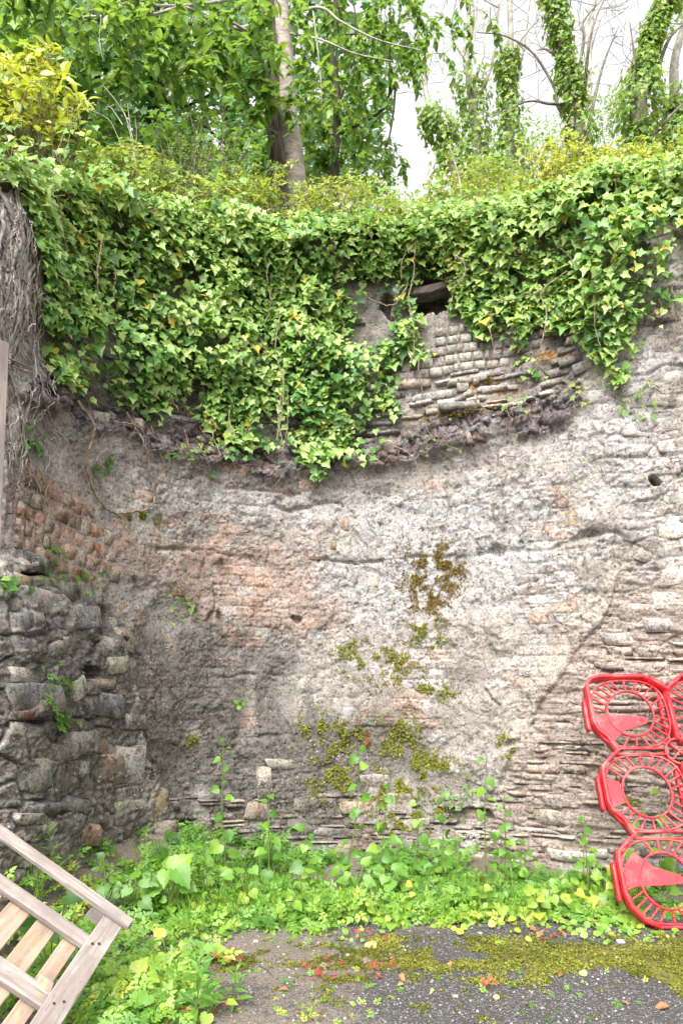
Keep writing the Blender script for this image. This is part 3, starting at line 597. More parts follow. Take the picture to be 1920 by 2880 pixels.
L_heart = fan(mirror([(0, .06), (.16, -.07), (.30, -.05), (.36, .04), (.46, .10), (.44, .22), (.49, .32), (.40, .42), (.40, .52), (.28, .60), (.26, .72), (.13, .80), (.08, .92), (0, 1)]), (0, .35), .20, .30)
L_round = fan(mirror([(0, .02), (.25, -.04), (.48, .2), (.48, .55), (.28, .86), (0, .98)]), (0, .45), .10, .2)
L_small = (np.array([(0, 0, 0), (.27, .45, .08), (0, 1, -.08), (-.27, .45, .08)], float), np.array([[0, 1, 2], [0, 2, 3]]))
L_lance = fan(mirror([(0, 0), (.11, .25), (.13, .5), (.07, .8), (0, 1)]), (0, .45), .3, .3)
def herb_leaf():
    A = Acc()
    for ang, y, s in [(0, .55, .5), (55, .35, .42), (-55, .35, .42), (62, .12, .34), (-62, .12, .34)]:
        for a2, s2, off in [(0, 1, .35), (38, .62, .15), (-38, .62, .15)]:
            t = R(ang + a2); V = L_small[0] * s * s2; V = V + np.array([0, off * s, 0]) * 0
            Rm = np.array([[math.cos(t), math.sin(t), 0], [-math.sin(t), math.cos(t), 0], [0, 0, 1]])
            t1 = R(ang); base = np.array([math.sin(t1) * off * s, y + math.cos(t1) * off * s, -.1 * s])
            A.add(V @ Rm.T + base, L_small[1])
    V, F, _ = A.get(); return V, F[0]
L_herb = herb_leaf()
def frames(n, d):
    """leaf frames: normal n, tip direction d"""
    n = unit(n); d = unit(d - (d * n).sum(-1, keepdims=True) * n); x = np.cross(d, n); return np.stack([x, d, n], -1)   # columns
def cloud(tmpl, Pp, Fr, S, var):
    tv, tf = tmpl; n = len(Pp); nv = len(tv)
    V = np.einsum('nij,vj->nvi', Fr, tv) * S[:, None, None] + Pp[:, None, :]
    F = (tf[None] + (np.arange(n) * nv)[:, None, None]).reshape(-1, tf.shape[1])
    return V.reshape(-1, 3), F, np.repeat(var, nv)
_lib = {}
def leaf_lib(key, tmpl, mat):
    if key not in _lib:
        _lib[key] = []
        for k in range(12):
            tv = tmpl[0].copy(); tv[:, 2] *= U(.5, 1.6); tv[:, 0] *= U(.85, 1.15)
            _lib[key].append(np_mesh('leaf', tv, tmpl[1], mat, False, dict(var=np.full(len(tv), k / 11))))
    return _lib[key]
def foliage(root, key, tmpl, mat, Pp, Fr, S, var, nparts, near=None, name='foliage'):
    """the nparts leaves that show largest become parts of their own, the rest one mass"""
    var = np.clip(var, 0, 1); Pp = np.asarray(Pp)
    px = 960 + FPX * Pp[:, 0] / Pp[:, 1]; py = HOR - FPX * (Pp[:, 2] - EYE) / Pp[:, 1]
    vis = (px > 5) & (px < 1915) & (py > 5) & (py < 2875)
    facing = np.abs((Fr[:, :, 2] * unit(np.array([0, 0, EYE]) - Pp)).sum(-1))
    score = S / Pp[:, 1] * (.4 + facing) * vis + (near if near is not None else 0)
    idx = np.argsort(-score)[:nparts]; mask = np.zeros(len(Pp), bool); mask[idx] = True; mask &= vis
    lib = leaf_lib(key, tmpl, mat); loc = np.array(root.location)
    for k in np.nonzero(mask)[0]:
        f = Fr[k]; s = S[k]
        obj('leaf', lib[int(round(var[k] * 11))], root, M=frame_matrix(f[:, 0], f[:, 1], f[:, 2], Pp[k] - loc, (s, s, s)))
    r = ~mask
    if r.any():
        V, F, a = cloud(tmpl, Pp[r], Fr[r], S[r], var[r]); part(name, V, F, mat, root, False, dict(var=a), 'stuff')
def rnd(n, s=1.0): return rng.standard_normal((n, 3)) * s

# ------------------------------------------------------------------ ivy on the wall
IVY_L = [(-20, 470), (40, 560), (60, 700), (95, 830), (120, 960), (140, 1085), (250, 1115), (350, 1150), (450, 1175), (540, 1180), (620, 1230), (680, 1285), (740, 1270), (760, 1230), (790, 1180), (800, 1000), (790, 560), (700, 300), (-20, 300)]
IVY_C = [(700, 560), (720, 900), (745, 1200), (770, 1290), (830, 1315), (900, 1345), (980, 1330), (1050, 1240), (1085, 1140), (1100, 1060), (1130, 1010), (1175, 960), (1200, 880), (1150, 840), (1120, 880), (1090, 930), (1040, 960), (1010, 930), (1030, 860), (1050, 790), (1130, 780), (1200, 772), (1250, 765), (1300, 780), (1300, 560), (1150, 540)]
IVY_R = [(1200, 560), (1230, 700), (1250, 790), (1290, 890), (1330, 925), (1400, 930), (1450, 960), (1500, 910), (1560, 930), (1620, 960), (1680, 1030), (1700, 1080), (1760, 1040), (1810, 960), (1850, 870), (1940, 810), (1990, 800), (1990, 400), (1500, 480)]
def wall_points(poly, n):
    """scatter over the wall's own surface, kept where this plant grows"""
    a = np.array(poly); out = []
    s0, s1 = np.interp([a[:, 0].min(), a[:, 0].max()], cpx, carc)
    while len(out) < n:
        s = rng.uniform(s0, s1, 4000); z = rng.uniform(2.2, 5.56, 4000); px = np.interp(s, carc, cpx)
        x, y, nx, ny, _ = at_px(px); py = HOR - FPX * (z - EYE) / y
        jx = fbm(s * 6, z * 6, 3, 55) * 70
        ok = inpoly(px + jx, py + jx, poly) & (z < wtop(px) + .12)
        d = polydist(px, py, poly + [poly[0]]); 
        thin = fbm(s * 2.6, z * 1.7, 3, 66)
        dens = np.clip(.30 + d / 80, 0, 1) * (.25 + .75 * sstep(-.30, .02, thin + .25 * (py < 760))) * (.35 + .65 * sstep(-.22, .0, fbm(s * 8, z * 8, 2, 68)))
        ok &= rng.uniform(0, 1, 4000) < dens
        for k in np.nonzero(ok)[0]: out.append((x[k], y[k], z[k], nx[k], ny[k], px[k], py[k], min(d[k], 200)))
    return np.array(out[:n])
def crest_points(x0, x1, n, rmax, hmin, hmax):
    X = rng.uniform(x0, x1, n); r = rng.uniform(-.30, rmax, n); y = np.interp(X, cs[:, 0], cs[:, 1]); h = rng.uniform(hmin, hmax, n)
    return np.stack([X, y + r, upper_z(X, np.maximum(r, 0)) + h * (1 + 3.0 * np.clip(fbm(X * 2.1, r * 2, 3, 31), -.5, 1)) + np.minimum(r, 0) * .5], 1)
def wall_vine(root, ptspx, r0, r1, off=.04, mat=None, sides=5, name='vine'):
    pts = []
    for (x, y) in ptspx:
        p, n, t, s = wall_uv(x, y); m_, hi = relief(x, y); pts.append(p + n * (hi + off))
    pts = smooth_path(pts, 6 * len(pts)); pts = pts + rnd(len(pts), .004)
    V, F = tube(pts, np.linspace(r0, r1, len(pts)), sides, .1)
    return part(name, V, F, mat or M_vine, root, True)
def make_ivy(label, poly, n, crest, n_crest, seed, vines):
    c = wall_points(poly, n); x0 = np.array(poly)[:, 0]
    root = tag(empty('ivy', (c[:, 0].mean(), c[:, 1].mean() - .05, c[:, 2].max())), label, 'ivy', None)
    N = np.stack([c[:, 3], c[:, 4], np.zeros(len(c))], 1)
    thick = .05 + .20 * np.clip(c[:, 7] / 160, 0, 1) * (.5 + 1.2 * np.clip(fbm(c[:, 0] * 2.3 + 5, c[:, 2] * 2.3, 3, 17) + .4, 0, 1))
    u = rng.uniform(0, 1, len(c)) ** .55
    base_rel = np.array([relief(a, b_)[1] for a, b_ in zip(c[:, 5], np.minimum(c[:, 6], 2800))])
    Pp = c[:, :3] + N * (np.clip(base_rel, -.16, .1) + .02 + thick * u)[:, None]
    nn = N * .55 + np.array([.05, -.55, .60]) + rnd(len(c), .46); dd = np.array([0, 0, -1.]) + N * .3 + rnd(len(c), .62)
    S = rng.uniform(.042, .078, len(c)) * np.where(rng.uniform(0, 1, len(c)) < .12, 1.3, 1)
    clump = fbm(c[:, 0] * 3.1, c[:, 2] * 3.1, 3, 23)
    var = .62 + .55 * (u - .62) + .38 * clump + rng.normal(-.03, .21, len(c)) + .10 * sstep(900, 600, c[:, 6]) - .12 * np.exp(-((c[:, 5] - 900) / 220) ** 2) * sstep(800, 1000, c[:, 6])  # mid-wall leaves darkened: shade put into leaf tone; yellower new growth at top
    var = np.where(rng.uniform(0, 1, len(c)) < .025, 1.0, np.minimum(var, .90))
    S *= rng.uniform(.6, 1.25, len(c)); Fr = frames(nn, dd)
    if n_crest:
        q = crest_points(crest[0], crest[1], n_crest, crest[2], 0.0, crest[3]); Pp = np.vstack([Pp, q]); m_ = len(q)
        Fr = np.concatenate([Fr, frames(np.array([0, -.8, .9]) + rnd(m_, .4), np.array([0, -.5, -.6]) + rnd(m_, .5))])
        S = np.concatenate([S, rng.uniform(.03, .07, m_)]); var = np.concatenate([var, np.clip(rng.normal(.62, .16, m_), .2, .93)])
    two = rng.uniform(0, 1, len(Pp)) < .38
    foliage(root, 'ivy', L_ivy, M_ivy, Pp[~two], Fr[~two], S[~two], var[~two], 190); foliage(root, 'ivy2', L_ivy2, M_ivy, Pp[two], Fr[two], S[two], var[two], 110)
    for v_ in vines: wall_vine(root, *v_)
    for k in range(14):
        i_ = rng.integers(len(c)); x, y = c[i_, 5], c[i_, 6]; L = U(60, 190); pts = [(x, y)]
        for q in range(4): pts.append((pts[-1][0] + U(-14, 14), min(pts[-1][1] + L / 4, 1330)))
        wall_vine(root, pts, .005, .003, .05 + U(.06, .16))
    return root
make_ivy('dense bright green ivy curtain over the curved left flank of the wall', IVY_L, 7000, (-2.9, -.6, 1.1, .26), 2200, 1,
         [([(640, 1000), (655, 1060), (648, 1120), (632, 1200), (645, 1265)], .007, .004, .16), ([(150, 560), (170, 700), (150, 860)], .006, .004, .14), ([(260, 680), (245, 800), (270, 880), (300, 960)], .007, .004, .2),
          ([(195, 1130), (235, 1210), (230, 1300), (260, 1390), (300, 1440), (360, 1442), (415, 1425), (418, 1380), (400, 1300), (370, 1240), (355, 1160)], .011, .007, .03),
          ([(300, 1190), (370, 1215), (400, 1300)], .006, .004, .02), ([(90, 1140), (150, 1200), (190, 1260), (175, 1330)], .007, .004, .03), ([(240, 1385), (290, 1360), (330, 1350)], .005, .003, .02), ([(500, 1240), (560, 1300), (590, 1380)], .004, .002, .02), ([(520, 1200), (515, 1270), (540, 1330)], .004, .002, .03), ([(420, 1200), (440, 1300), (470, 1340)], .004, .002, .02)])
make_ivy('tongue of glossy ivy with shade-darkened leaves hanging lowest, down the middle of the wall', IVY_C, 5200, (-.6, 1.3, .8, .22), 1700, 2,
         [([(1150, 800), (1110, 860), (1060, 850), (1030, 835)], .006, .004, .16), ([(785, 900), (770, 1000), (795, 1100), (770, 1260)], .006, .004, .22), ([(1080, 1240), (1160, 1290), (1200, 1390)], .004, .003, .02), ([(1200, 1240), (1212, 1330), (1215, 1450)], .004, .002, .02),
          ([(1250, 1360), (1262, 1420), (1245, 1490), (1235, 1550)], .004, .002, .015), ([(1170, 700), (1165, 780), (1150, 850)], .006, .004, .2), ([(980, 1210), (1040, 1260), (1100, 1330)], .004, .002, .02), ([(1000, 1580), (1080, 1610), (1150, 1650), (1165, 1720)], .004, .003, .015), ([(1165, 1720), (1160, 1790), (1100, 1850)], .003, .002, .015)])
make_ivy('light green ivy shelf overhanging the pale right side of the wall', IVY_R, 4800, (1.2, 3.2, .8, .24), 1800, 3,
         [([(1285, 740), (1310, 760), (1305, 800), (1270, 830)], .009, .006, .22), ([(1250, 700), (1250, 770), (1275, 800)], .007, .005, .2), ([(1600, 780), (1500, 840), (1390, 870)], .006, .004, .2), ([(1880, 830), (1892, 880), (1890, 990), (1885, 1050)], .006, .003, .05), ([(1820, 1070), (1870, 1110), (1900, 1090)], .006, .004, .03),
          ([(1400, 1280), (1425, 1340), (1385, 1430), (1420, 1490)], .005, .003, .015), ([(1575, 1370), (1540, 1450), (1520, 1500)], .004, .003, .015), ([(1660, 1180), (1700, 1260), (1690, 1330)], .004, .002, .015), ([(1740, 1060), (1760, 1140), (1820, 1180)], .004, .003, .02), ([(1880, 1280), (1895, 1380), (1870, 1440)], .004, .002, .02)])
# thin trailers with a few leaves lower down the face
def trailer(px, py, n, label, spread=40, var0=.7, s0=.045):
    p, nn, t, s = wall_uv(px, py); m_, hi = relief(px, py)
    root = tag(empty('wall_plant', p + nn * hi), label, 'plant', 'small plants rooted in the wall')
    q = []
    for k in range(n):
        a, c_ = px + rng.normal(0, spread), py + rng.normal(0, spread * .8); w_, n2, _, _ = wall_uv(a, c_); q.append(w_ + n2 * (relief(a, c_)[1] + U(.0, .04)))
    q = np.array(q); Fr = frames(np.tile(nn, (n, 1)) + np.array([0, 0, .6]) + rnd(n, .3), np.array([0, 0, -1.]) + rnd(n, .6))
    big = s0 > .052; foliage(root, 'wallivy' if big else 'wallherb', L_ivy2 if big else L_herb, M_ivy if big else M_weed, q, Fr, rng.uniform(s0 * .6, s0 * 1.3, n), rng.normal(var0 - .1, .14, n), n)
    for k in range(min(n, 6)):
        V, F = tube(smooth_path([p + nn * (hi - .02), (p + nn * hi + q[k]) / 2 + np.array([0, 0, -.015]), q[k]], 6), .0022, 4); part('stem', V, F, M_stem, root, True, dict(var=np.full(len(V), .5)))
for a in [(1150, 800, 20, 'ivy sprig hanging at the left of the recess', 22, .45, .07), (1250, 740, 26, 'dark ivy leaves fringing the top of the recess', 34, .4, .075), (1300, 850, 26, 'strand of light ivy leaves hanging before the recess', 26, .6, .075), (1180, 760, 24, 'ivy sprig across the left end of the lintel', 30, .5, .075), (580, 1255, 22, 'yellowing creeping plant in the clinker ledge under the ivy', 38, .85), (505, 1690, 14, 'small yellow green plant in a crack of the lining', 30, .8), (480, 1285, 12, 'tuft of tiny green leaves below the clinker ledge', 22, .5), (295, 1305, 7, 'three green leaves hanging on the grey wall above the bricks', 16, .35, .07),
          (155, 1590, 26, 'leafy green plant growing on the ledge under the orange bricks', 34, .45, .05), (250, 1620, 16, 'small leafy sprig at the right end of the brick ledge', 30, .55), (85, 1925, 30, 'clump of round leaved plant in a joint of the rubble corner', 34, .4, .05), (125, 2010, 20, 'green plant hanging beside the red brick in the rubble corner', 22, .4, .05), (8, 1640, 12, 'bright plant at the edge of the wall below the leaning timber', 22, .5, .06),
          (655, 1255, 16, 'small bright ivy shoot below the ledge left of the hanging tongue', 36, .5, .06), (870, 1300, 16, 'ivy shoot at the very tip of the hanging tongue', 40, .5, .06), (1480, 1010, 16, 'yellow green sprig over the grey bricks', 34, .75, .055), (1440, 1140, 8, 'sprig of light leaves on the long slates', 22, .75, .05), (1780, 1130, 22, 'green sprig trailing over the pale right flank', 34, .6, .05), (1220, 1240, 14, 'yellow dotted creeper on the burnt ledge', 60, .9, .022),
          (1600, 1290, 30, 'tiny yellow leaves scattered along a dry creeper on the right', 80, .95, .016), (1285, 2240, 14, 'green sprig by the thin slates at the wall foot', 40, .6, .045), (90, 1240, 10, 'two green leaves on the vine covered pier', 24, .4, .06), (1640, 1080, 18, 'orange tinged sprig at the lower edge of the right ivy', 40, .97, .045)]:
    trailer(*a)
# navelwort spike
p, nn, t, s = wall_uv(672, 1985); hi = relief(672, 1985)[1]; base = p + nn * hi
root = tag(empty('wall_plant', base), 'pale green navelwort spike with round leaves on the sooty lining', 'plant', 'small plants rooted in the wall')
A = Acc(); st = smooth_path([base, base + nn * .05 + [0, 0, .05], base + nn * .06 + [0, 0, .17]], 12); V, F = tube(st, .003, 4); part('stem', V, F, M_stem, root, True, dict(var=np.full(len(V), .8)))
for k in range(26):
    q = st[3 + int(k * 8 / 26)] + rnd(1, .007)[0]; A.add(L_small[0] * .016 + q, L_small[1])
V, F, a = A.get(); part('flowers', V, F, M_weed, root, False, dict(var=np.full(len(V), .9)))
n = 5; q = base + nn * .03 + rnd(n, .018); foliage(root, 'weed_heart', L_round, M_weed, q, frames(np.tile(nn, (n, 1)) + [0, 0, .5] + rnd(n, .2), rnd(n)), np.full(n, .04), np.full(n, .35), n)
# dark dead tufts
def dead_tuft(px, py, n, L, label):
    p, nn, t, s = wall_uv(px, py); b_ = p + nn * relief(px, py)[1]; A = Acc()
    for k in range(n):
        d = unit(nn + rnd(1, .7)[0] + [0, 0, -.2]) * U(.5, 1) * L; V, F = tube(smooth_path([b_, b_ + d * .6, b_ + d + [0, 0, -.3 * L]], 5), np.linspace(.0022, .0008, 5), 3); A.add(V, F)
    V, F, a = A.get(); o = obj('dead_tuft', np_mesh('dead_tuft', V - b_, F, M_barkd), loc=b_); tag(o, label, 'dead plant', 'dead tufts on the wall')
dead_tuft(265, 1705, 90, .09, 'dark wiry dead tuft beside a reddish stone'); dead_tuft(200, 1660, 60, .07, 'small dark dead tuft on the rubble ledge'); dead_tuft(610, 1720, 50, .06, 'dark dead tuft in a vertical crack of the lining'); dead_tuft(365, 1625, 50, .05, 'low dark dead tuft under an overhanging brown stone'); dead_tuft(620, 1575, 40, .05, 'dark dead tuft by the long horizontal crack')

# woody ivy stems on the left pier
root = tag(empty('woody_stems', wall_uv(60, 1500)[0]), 'mass of dead grey woody ivy stems clinging to the left pier', 'vines')
for k in range(52):
    x = U(-70, 125); y = U(480, 760); pts = [(x, y)]; tgt = U(-60, 150); ye = U(950, 1420); m_ = 7; drift = 0
    for q in range(1, m_): pts.append((pts[-1][0] + (tgt - x) / m_ + U(-34, 34), y + (ye - y) * q / (m_ - 1)))
    wall_vine(root, pts, U(.003, .010) if k % 6 else U(.010, .016), U(.002, .004), U(-.022, .012), M_vineg, 6, 'stem')
for k in range(60):
    x = U(-40, 150); y = U(560, 1330); pts = [(x, y)]
    for q in range(4): pts.append((pts[-1][0] + U(-22, 26), pts[-1][1] + U(8, 40)))
    wall_vine(root, pts, .0045, .002, U(.01, .05), M_vineg, 4, 'stem')
# dry fine creepers on the clinker ledge
root = tag(empty('dry_creepers', wall_uv(600, 1250)[0]), 'fine dry brown creeper stems over the dark clinker ledge', 'vines')
for k in range(30):
    x = U(150, 1560); y = np.interp(x, slx, sly) + U(-90, 20); pts = [(x, y)]
    for q in range(4): pts.append((pts[-1][0] + U(-30, 30), pts[-1][1] + U(-6, 42)))
    wall_vine(root, pts, .0035, .0015, .015, M_vine, 4, 'stem')

# moss on the wall
def moss_patch(px, py, rx, ry, n, label, mat=None):
    p, nn, t, s = wall_uv(px, py); q = []; 
    b_ = p + nn * relief(px, py)[1]
    k = 0; n = int(n * 1.6)
    while len(q) < n and k < n * 8:
        k += 1; a = px + rng.normal(0, rx * .72); c_ = py + rng.normal(0, ry * .72)
        if fbm(np.array([a / 22.]), np.array([c_ / 22.]), 3, 37)[0] < .05: continue
        w_, n2, _, _ = wall_uv(a, c_); m_, hi = relief(a, c_); q.append(w_ + n2 * (.5 * m_ + .5 * hi + U(-.004, .012)))
    q = np.array(q); n = len(q); Fr = frames(np.tile(nn, (n, 1)) + [0, 0, .6] + rnd(n, .6), rnd(n)); S = rng.uniform(.014, .030, n)
    V, F, a = cloud(L_small, q, Fr, S, np.clip(rng.normal(.55, .22, n), 0, 1))
    o = obj('moss_patch', np_mesh('moss_patch', V - b_, F, mat or M_moss, False, dict(var=a)), loc=b_); tag(o, label, 'moss', 'moss on the wall', 'stuff')
for a in [(1200, 1640, 60, 90, 1100, 'brown moss patch below the long horizontal crack', M_mossb), (1260, 1590, 30, 40, 350, 'small brown moss patch near the crack', M_mossb), (1205, 1780, 34, 30, 300, 'olive moss on the middle of the lining'), (1090, 1870, 60, 40, 500, 'dark olive moss on the lower lining'), (985, 1850, 36, 40, 260, 'olive moss spots on the lower lining'),
          (1250, 1945, 30, 16, 160, 'single olive moss spot on the lower lining'), (1190, 1940, 20, 14, 120, 'small olive moss spot beside a larger one'), (885, 2035, 26, 30, 260, 'olive moss tuft above the weeds'), (970, 2070, 60, 36, 500, 'dark moss spread above the tall mustard stalk'), (1120, 2090, 50, 56, 700, 'thick olive moss below the red sprig'), (1190, 2165, 70, 34, 700, 'yellow olive moss cushion low on the wall'),
          (930, 2185, 50, 50, 620, 'olive moss cushion behind the tall mustard stalk'), (1130, 2250, 64, 60, 900, 'broad olive moss cushion near the wall foot'), (1200, 2310, 60, 26, 380, 'moss along the thin slates at the wall foot'), (390, 1465, 26, 14, 200, 'ochre moss at the end of the looping vine'), (545, 2085, 16, 14, 90, 'tiny moss spot on the sooty lining'), (1420, 2100, 14, 20, 110, 'small moss spot beside the vertical crack'), (1770, 2255, 20, 10, 110, 'moss spot seen through the red barrier'), (1270, 1150, 90, 14, 300, 'brown moss between the long slates', M_mossb), (1390, 1065, 40, 12, 180, 'moss between slates under the grey bricks', M_mossb)]:
    moss_patch(*a)

# ------------------------------------------------------------------ timber lintel, pipe
def box_mesh(name, sx, sy, sz, mat, bev=.006, seg=1, seed=0, warp=0.0):
    rs = np.random.default_rng(seed); V = []; F = []
    nx = 6
    prof_ = [(-1, -1 + 2 * bev / sz), (-1, 1 - 2 * bev / sz), (-1 + 2 * bev / sy, 1), (1 - 2 * bev / sy, 1), (1, 1 - 2 * bev / sz), (1, -1 + 2 * bev / sz), (1 - 2 * bev / sy, -1), (-1 + 2 * bev / sy, -1)]
    for k in range(nx + 1):
        u = k / nx - .5; wy = warp * math.sin(k * 1.3 + seed); wz = warp * math.cos(k * .9 + seed)
        for (a, c_) in prof_: V.append((u * sx, a * sy / 2 + wy + rs.normal() * bev * .25, c_ * sz / 2 + wz + rs.normal() * bev * .25))
    for k in range(nx):
        for q in range(8): F.append([k * 8 + q, (k + 1) * 8 + q, (k + 1) * 8 + (q + 1) % 8, k * 8 + (q + 1) % 8])
    me = bpy.data.meshes.new(name); me.from_pydata(V, [], F + [list(range(8)), list(range(nx * 8 + 7, nx * 8 - 1, -1))]); me.materials.append(mat); me.update(); return me
def on_wall_box(name, px, py, wd, h, dep, mat, rot, proud, label, cat):
    p, nn, t, s = wall_uv(px, py); a = R(rot); up = np.array([0, 0, 1.])
    o = obj(name, box_mesh(name, wd, h, dep, mat, .01, seed=int(px), warp=.006), M=frame_matrix(t * math.cos(a) + up * math.sin(a), -t * math.sin(a) + up * math.cos(a), nn, p + nn * proud)); return tag(o, label, cat)
on_wall_box('timber_lintel', 1208, 790, .40, .07, .16, M_beam, 3, -.17, 'old grey timber lintel in the recess under the ivy', 'beam')
o = seat('stone', 1348, 765, 56, 56, (.30, .17, .13), -30, .10, .12); o.name = 'lintel_stone'
p, nn, t, s = wall_uv(1477, 2457); c0 = p + nn * (relief(1477, 2457)[1])
th = np.linspace(0, 2 * np.pi, 16, endpoint=False); ringV = lambda r, d: np.stack([c0 + t * r * math.cos(a) + np.array([0, 0, 1]) * r * math.sin(a) + nn * d for a in th])
V = np.vstack([ringV(.026, -.1), ringV(.026, .03), ringV(.020, .03), ringV(.020, -.1)]); F = [[r_ * 16 + k, r_ * 16 + (k + 1) % 16, (r_ + 1) * 16 + (k + 1) % 16, (r_ + 1) * 16 + k] for r_ in range(3) for k in range(16)]
tag(obj('drain_pipe', np_mesh('drain_pipe', V - c0, np.array(F), M_black, True), loc=c0), 'short black drain pipe end sticking out near the wall foot', 'pipe')

# ================================================================== TREES
def tree_root(name, label, px, Y, group=None, cat='tree'):
    X = (px - 960) / FPX * Y; z = float(upper_z(np.array([np.clip(X, -6.9, 6.9)]), np.array([max(Y - np.interp(X, cs[:, 0], cs[:, 1]), 0)]))[0])
    return tag(empty(name, (X, Y, z - .05)), label, cat, group)
def limb(root, pts, r0, r1, mat, name='branch', n=None, sides=8, rough=.06):
    """pts as (column, row, distance)"""
    q = smooth_path([P(*a) for a in pts], n or 6 * len(pts)); V, F = tube(q, np.linspace(r0, r1, len(q)), sides, rough)
    part(name, V, F, mat, root, True); return q
def sprays(starts, nleaf, L, droop, spread=.25):
    """hanging twigs with leaves either side; returns leaf points, tips and twig paths"""
    Pp = []; D = []; tw = []
    for s0 in starts:
        d = unit(rng.standard_normal(3) * np.array([1, .7, .35]) + np.array([0, -.25, 0])); pts = [s0]
        for k in range(5):
            d = unit(d + np.array([0, 0, -droop]) + rnd(1, spread)[0] * .5); pts.append(pts[-1] + d * L / 5 * U(.8, 1.2))
        pts = smooth_path(pts, 10); tw.append(pts)
        for k in range(nleaf):
            f = U(.15, 1) * 9; i_ = min(int(f), 8); q = pts[i_] + (pts[i_ + 1] - pts[i_]) * (f - i_); Pp.append(q); D.append(unit(pts[i_ + 1] - pts[i_]) * .7 + rnd(1, .45)[0] + np.array([0, 0, -.55]))
    return np.array(Pp), np.array(D), tw
def twigs_part(root, tw, mat, r=.004, name='twigs'):
    A = Acc()
    for t_ in tw: A.add(*tube(t_, np.linspace(r, r * .4, len(t_)), 3))
    V, F, _ = A.get(); part(name, V, F, mat, root, True, None, 'stuff')

# main cherry
Yc = 7.4
ch = tree_root('cherry_tree', 'cherry tree with pale banded trunk standing just behind the wall', 832, Yc)
q = smooth_path([P(840, 720, Yc), P(832, 560, Yc), P(822, 430, Yc), P(806, 320, Yc), P(800, 200, Yc), P(792, 100, Yc), P(782, -20, Yc), P(775, -250, Yc)], 60)
V, F = tube(q, np.linspace(.128, .098, 60), 16, .015); part('trunk', V, F, M_bark, ch, True)
for k in range(7):
    limb(ch, [(790 + U(-14, 20), 620, 7.28), (775 + U(-20, 24), 450, 7.25), (762 + U(-12, 24), 300, 7.27), (760 + U(-8, 24), 150, 7.28), (752 + U(-10, 20), -40, 7.3)], U(.018, .045), .015, M_barkd, 'climbing_stem', 30, 7, .12)
limb(ch, [(772, 640, 7.55), (768, 450, 7.55), (757, 250, 7.55), (745, 80, 7.55), (735, -60, 7.55)], .045, .03, M_barkd, 'climbing_stem', 30, 10, .14)
for pts, r0 in [([(785, 20, 7.4), (690, 75, 7.1), (610, 65, 6.8), (520, 20, 6.6), (420, 40, 6.4), (260, 45, 6.3), (190, 52, 6.2)], .02), ([(785, 90, 7.4), (700, 85, 7.0), (640, 60, 6.8), (590, 95, 6.6), (540, 115, 6.5)], .015), ([(782, -30, 7.4), (680, -10, 7), (520, 15, 6.6), (350, 10, 6.3), (250, 30, 6.2)], .02), ([(800, 40, 7.4), (900, 20, 7.2), (960, 60, 7.0), (1060, 110, 6.9), (1180, 140, 6.9)], .015),
                ([(800, 90, 7.4), (900, 110, 7.2), (1000, 150, 7.1), (1100, 170, 7)], .012), ([(785, -60, 7.4), (600, -120, 6.9), (300, -90, 6.3), (60, -20, 6)], .025), ([(800, -40, 7.4), (1000, -90, 7), (1250, -60, 6.8), (1400, 20, 6.7)], .02), ([(560, 20, 6.6), (540, 60, 6.6), (565, 95, 6.5)], .007), ([(285, 40, 6.3), (280, 110, 6.3), (290, 170, 6.2)], .005), ([(620, 90, 6.7), (560, 150, 6.5), (430, 280, 6.4)], .008), ([(880, 30, 7.2), (900, 200, 7.1), (905, 300, 7)], .008)]:
    limb(ch, pts, r0, r0 * .35, M_barkp, 'branch')
starts = []
def region(n, x0, x1, y0, y1, d0, d1): return [P(U(x0, x1), U(y0, y1), U(d0, d1)) for _ in range(n)]
starts += region(46, 130, 800, -60, 60, 6.1, 7.2) + region(26, 60, 360, -40, 40, 5.9, 6.5) + region(26, 300, 560, 90, 180, 6.2, 6.7) + region(32, 500, 760, 60, 180, 6.3, 7) + region(14, 680, 780, 150, 300, 6.6, 7.1) + region(8, 830, 900, 150, 300, 6.7, 7.1)
Pp, D, tw = sprays(starts, 18, .42, .45)
n = len(Pp); Fr = frames(np.array([0, -.55, .75]) + rnd(n, .5), D)
foliage(ch, 'cherry', L_cherry, M_cherry, Pp, Fr, rng.uniform(.085, .145, n), np.clip(rng.normal(.5, .22, n), 0, 1), 300); twigs_part(ch, tw, M_barkd)

# hazel-like tree right of the cherry, foliage hanging to the bank
hz = tree_root('hazel_tree', 'slender dark stemmed tree with hanging leaves right of the cherry', 945, 8.4)
limb(hz, [(945, 640, 8.4), (942, 450, 8.4), (948, 300, 8.4), (940, 150, 8.4), (950, -60, 8.4)], .055, .04, M_barkd, 'trunk', 30, 10)
for pts in [[(948, 300, 8.4), (990, 180, 8.3), (1000, 60, 8.2), (985, -40, 8.2)], [(944, 380, 8.4), (1080, 300, 8.3), (1095, 160, 8.2), (1080, 100, 8.1), (960, 95, 8)], [(942, 430, 8.4), (900, 330, 8.5), (870, 200, 8.5)], [(1090, 160, 8.2), (1110, 250, 8.2), (1095, 380, 8.2), (1060, 470, 8.2)]]: limb(hz, pts, .018, .006, M_barkd)
starts = region(60, 860, 1110, -60, 200, 7.8, 8.8) + region(46, 860, 1120, 180, 420, 7.9, 8.8) + region(22, 1090, 1180, -40, 140, 7.8, 8.4) + region(10, 1180, 1330, -40, 200, 7.9, 8.4)
Pp, D, tw = sprays(starts, 22, .5, .7, .2); n = len(Pp)
foliage(hz, 'cherry', L_cherry, M_cherry, Pp, frames(np.array([0, -.4, .6]) + rnd(n, .55), D + [0, 0, -.4]), rng.uniform(.07, .12, n), np.clip(rng.normal(.42, .2, n), 0, 1), 200); twigs_part(hz, tw, M_barkd)

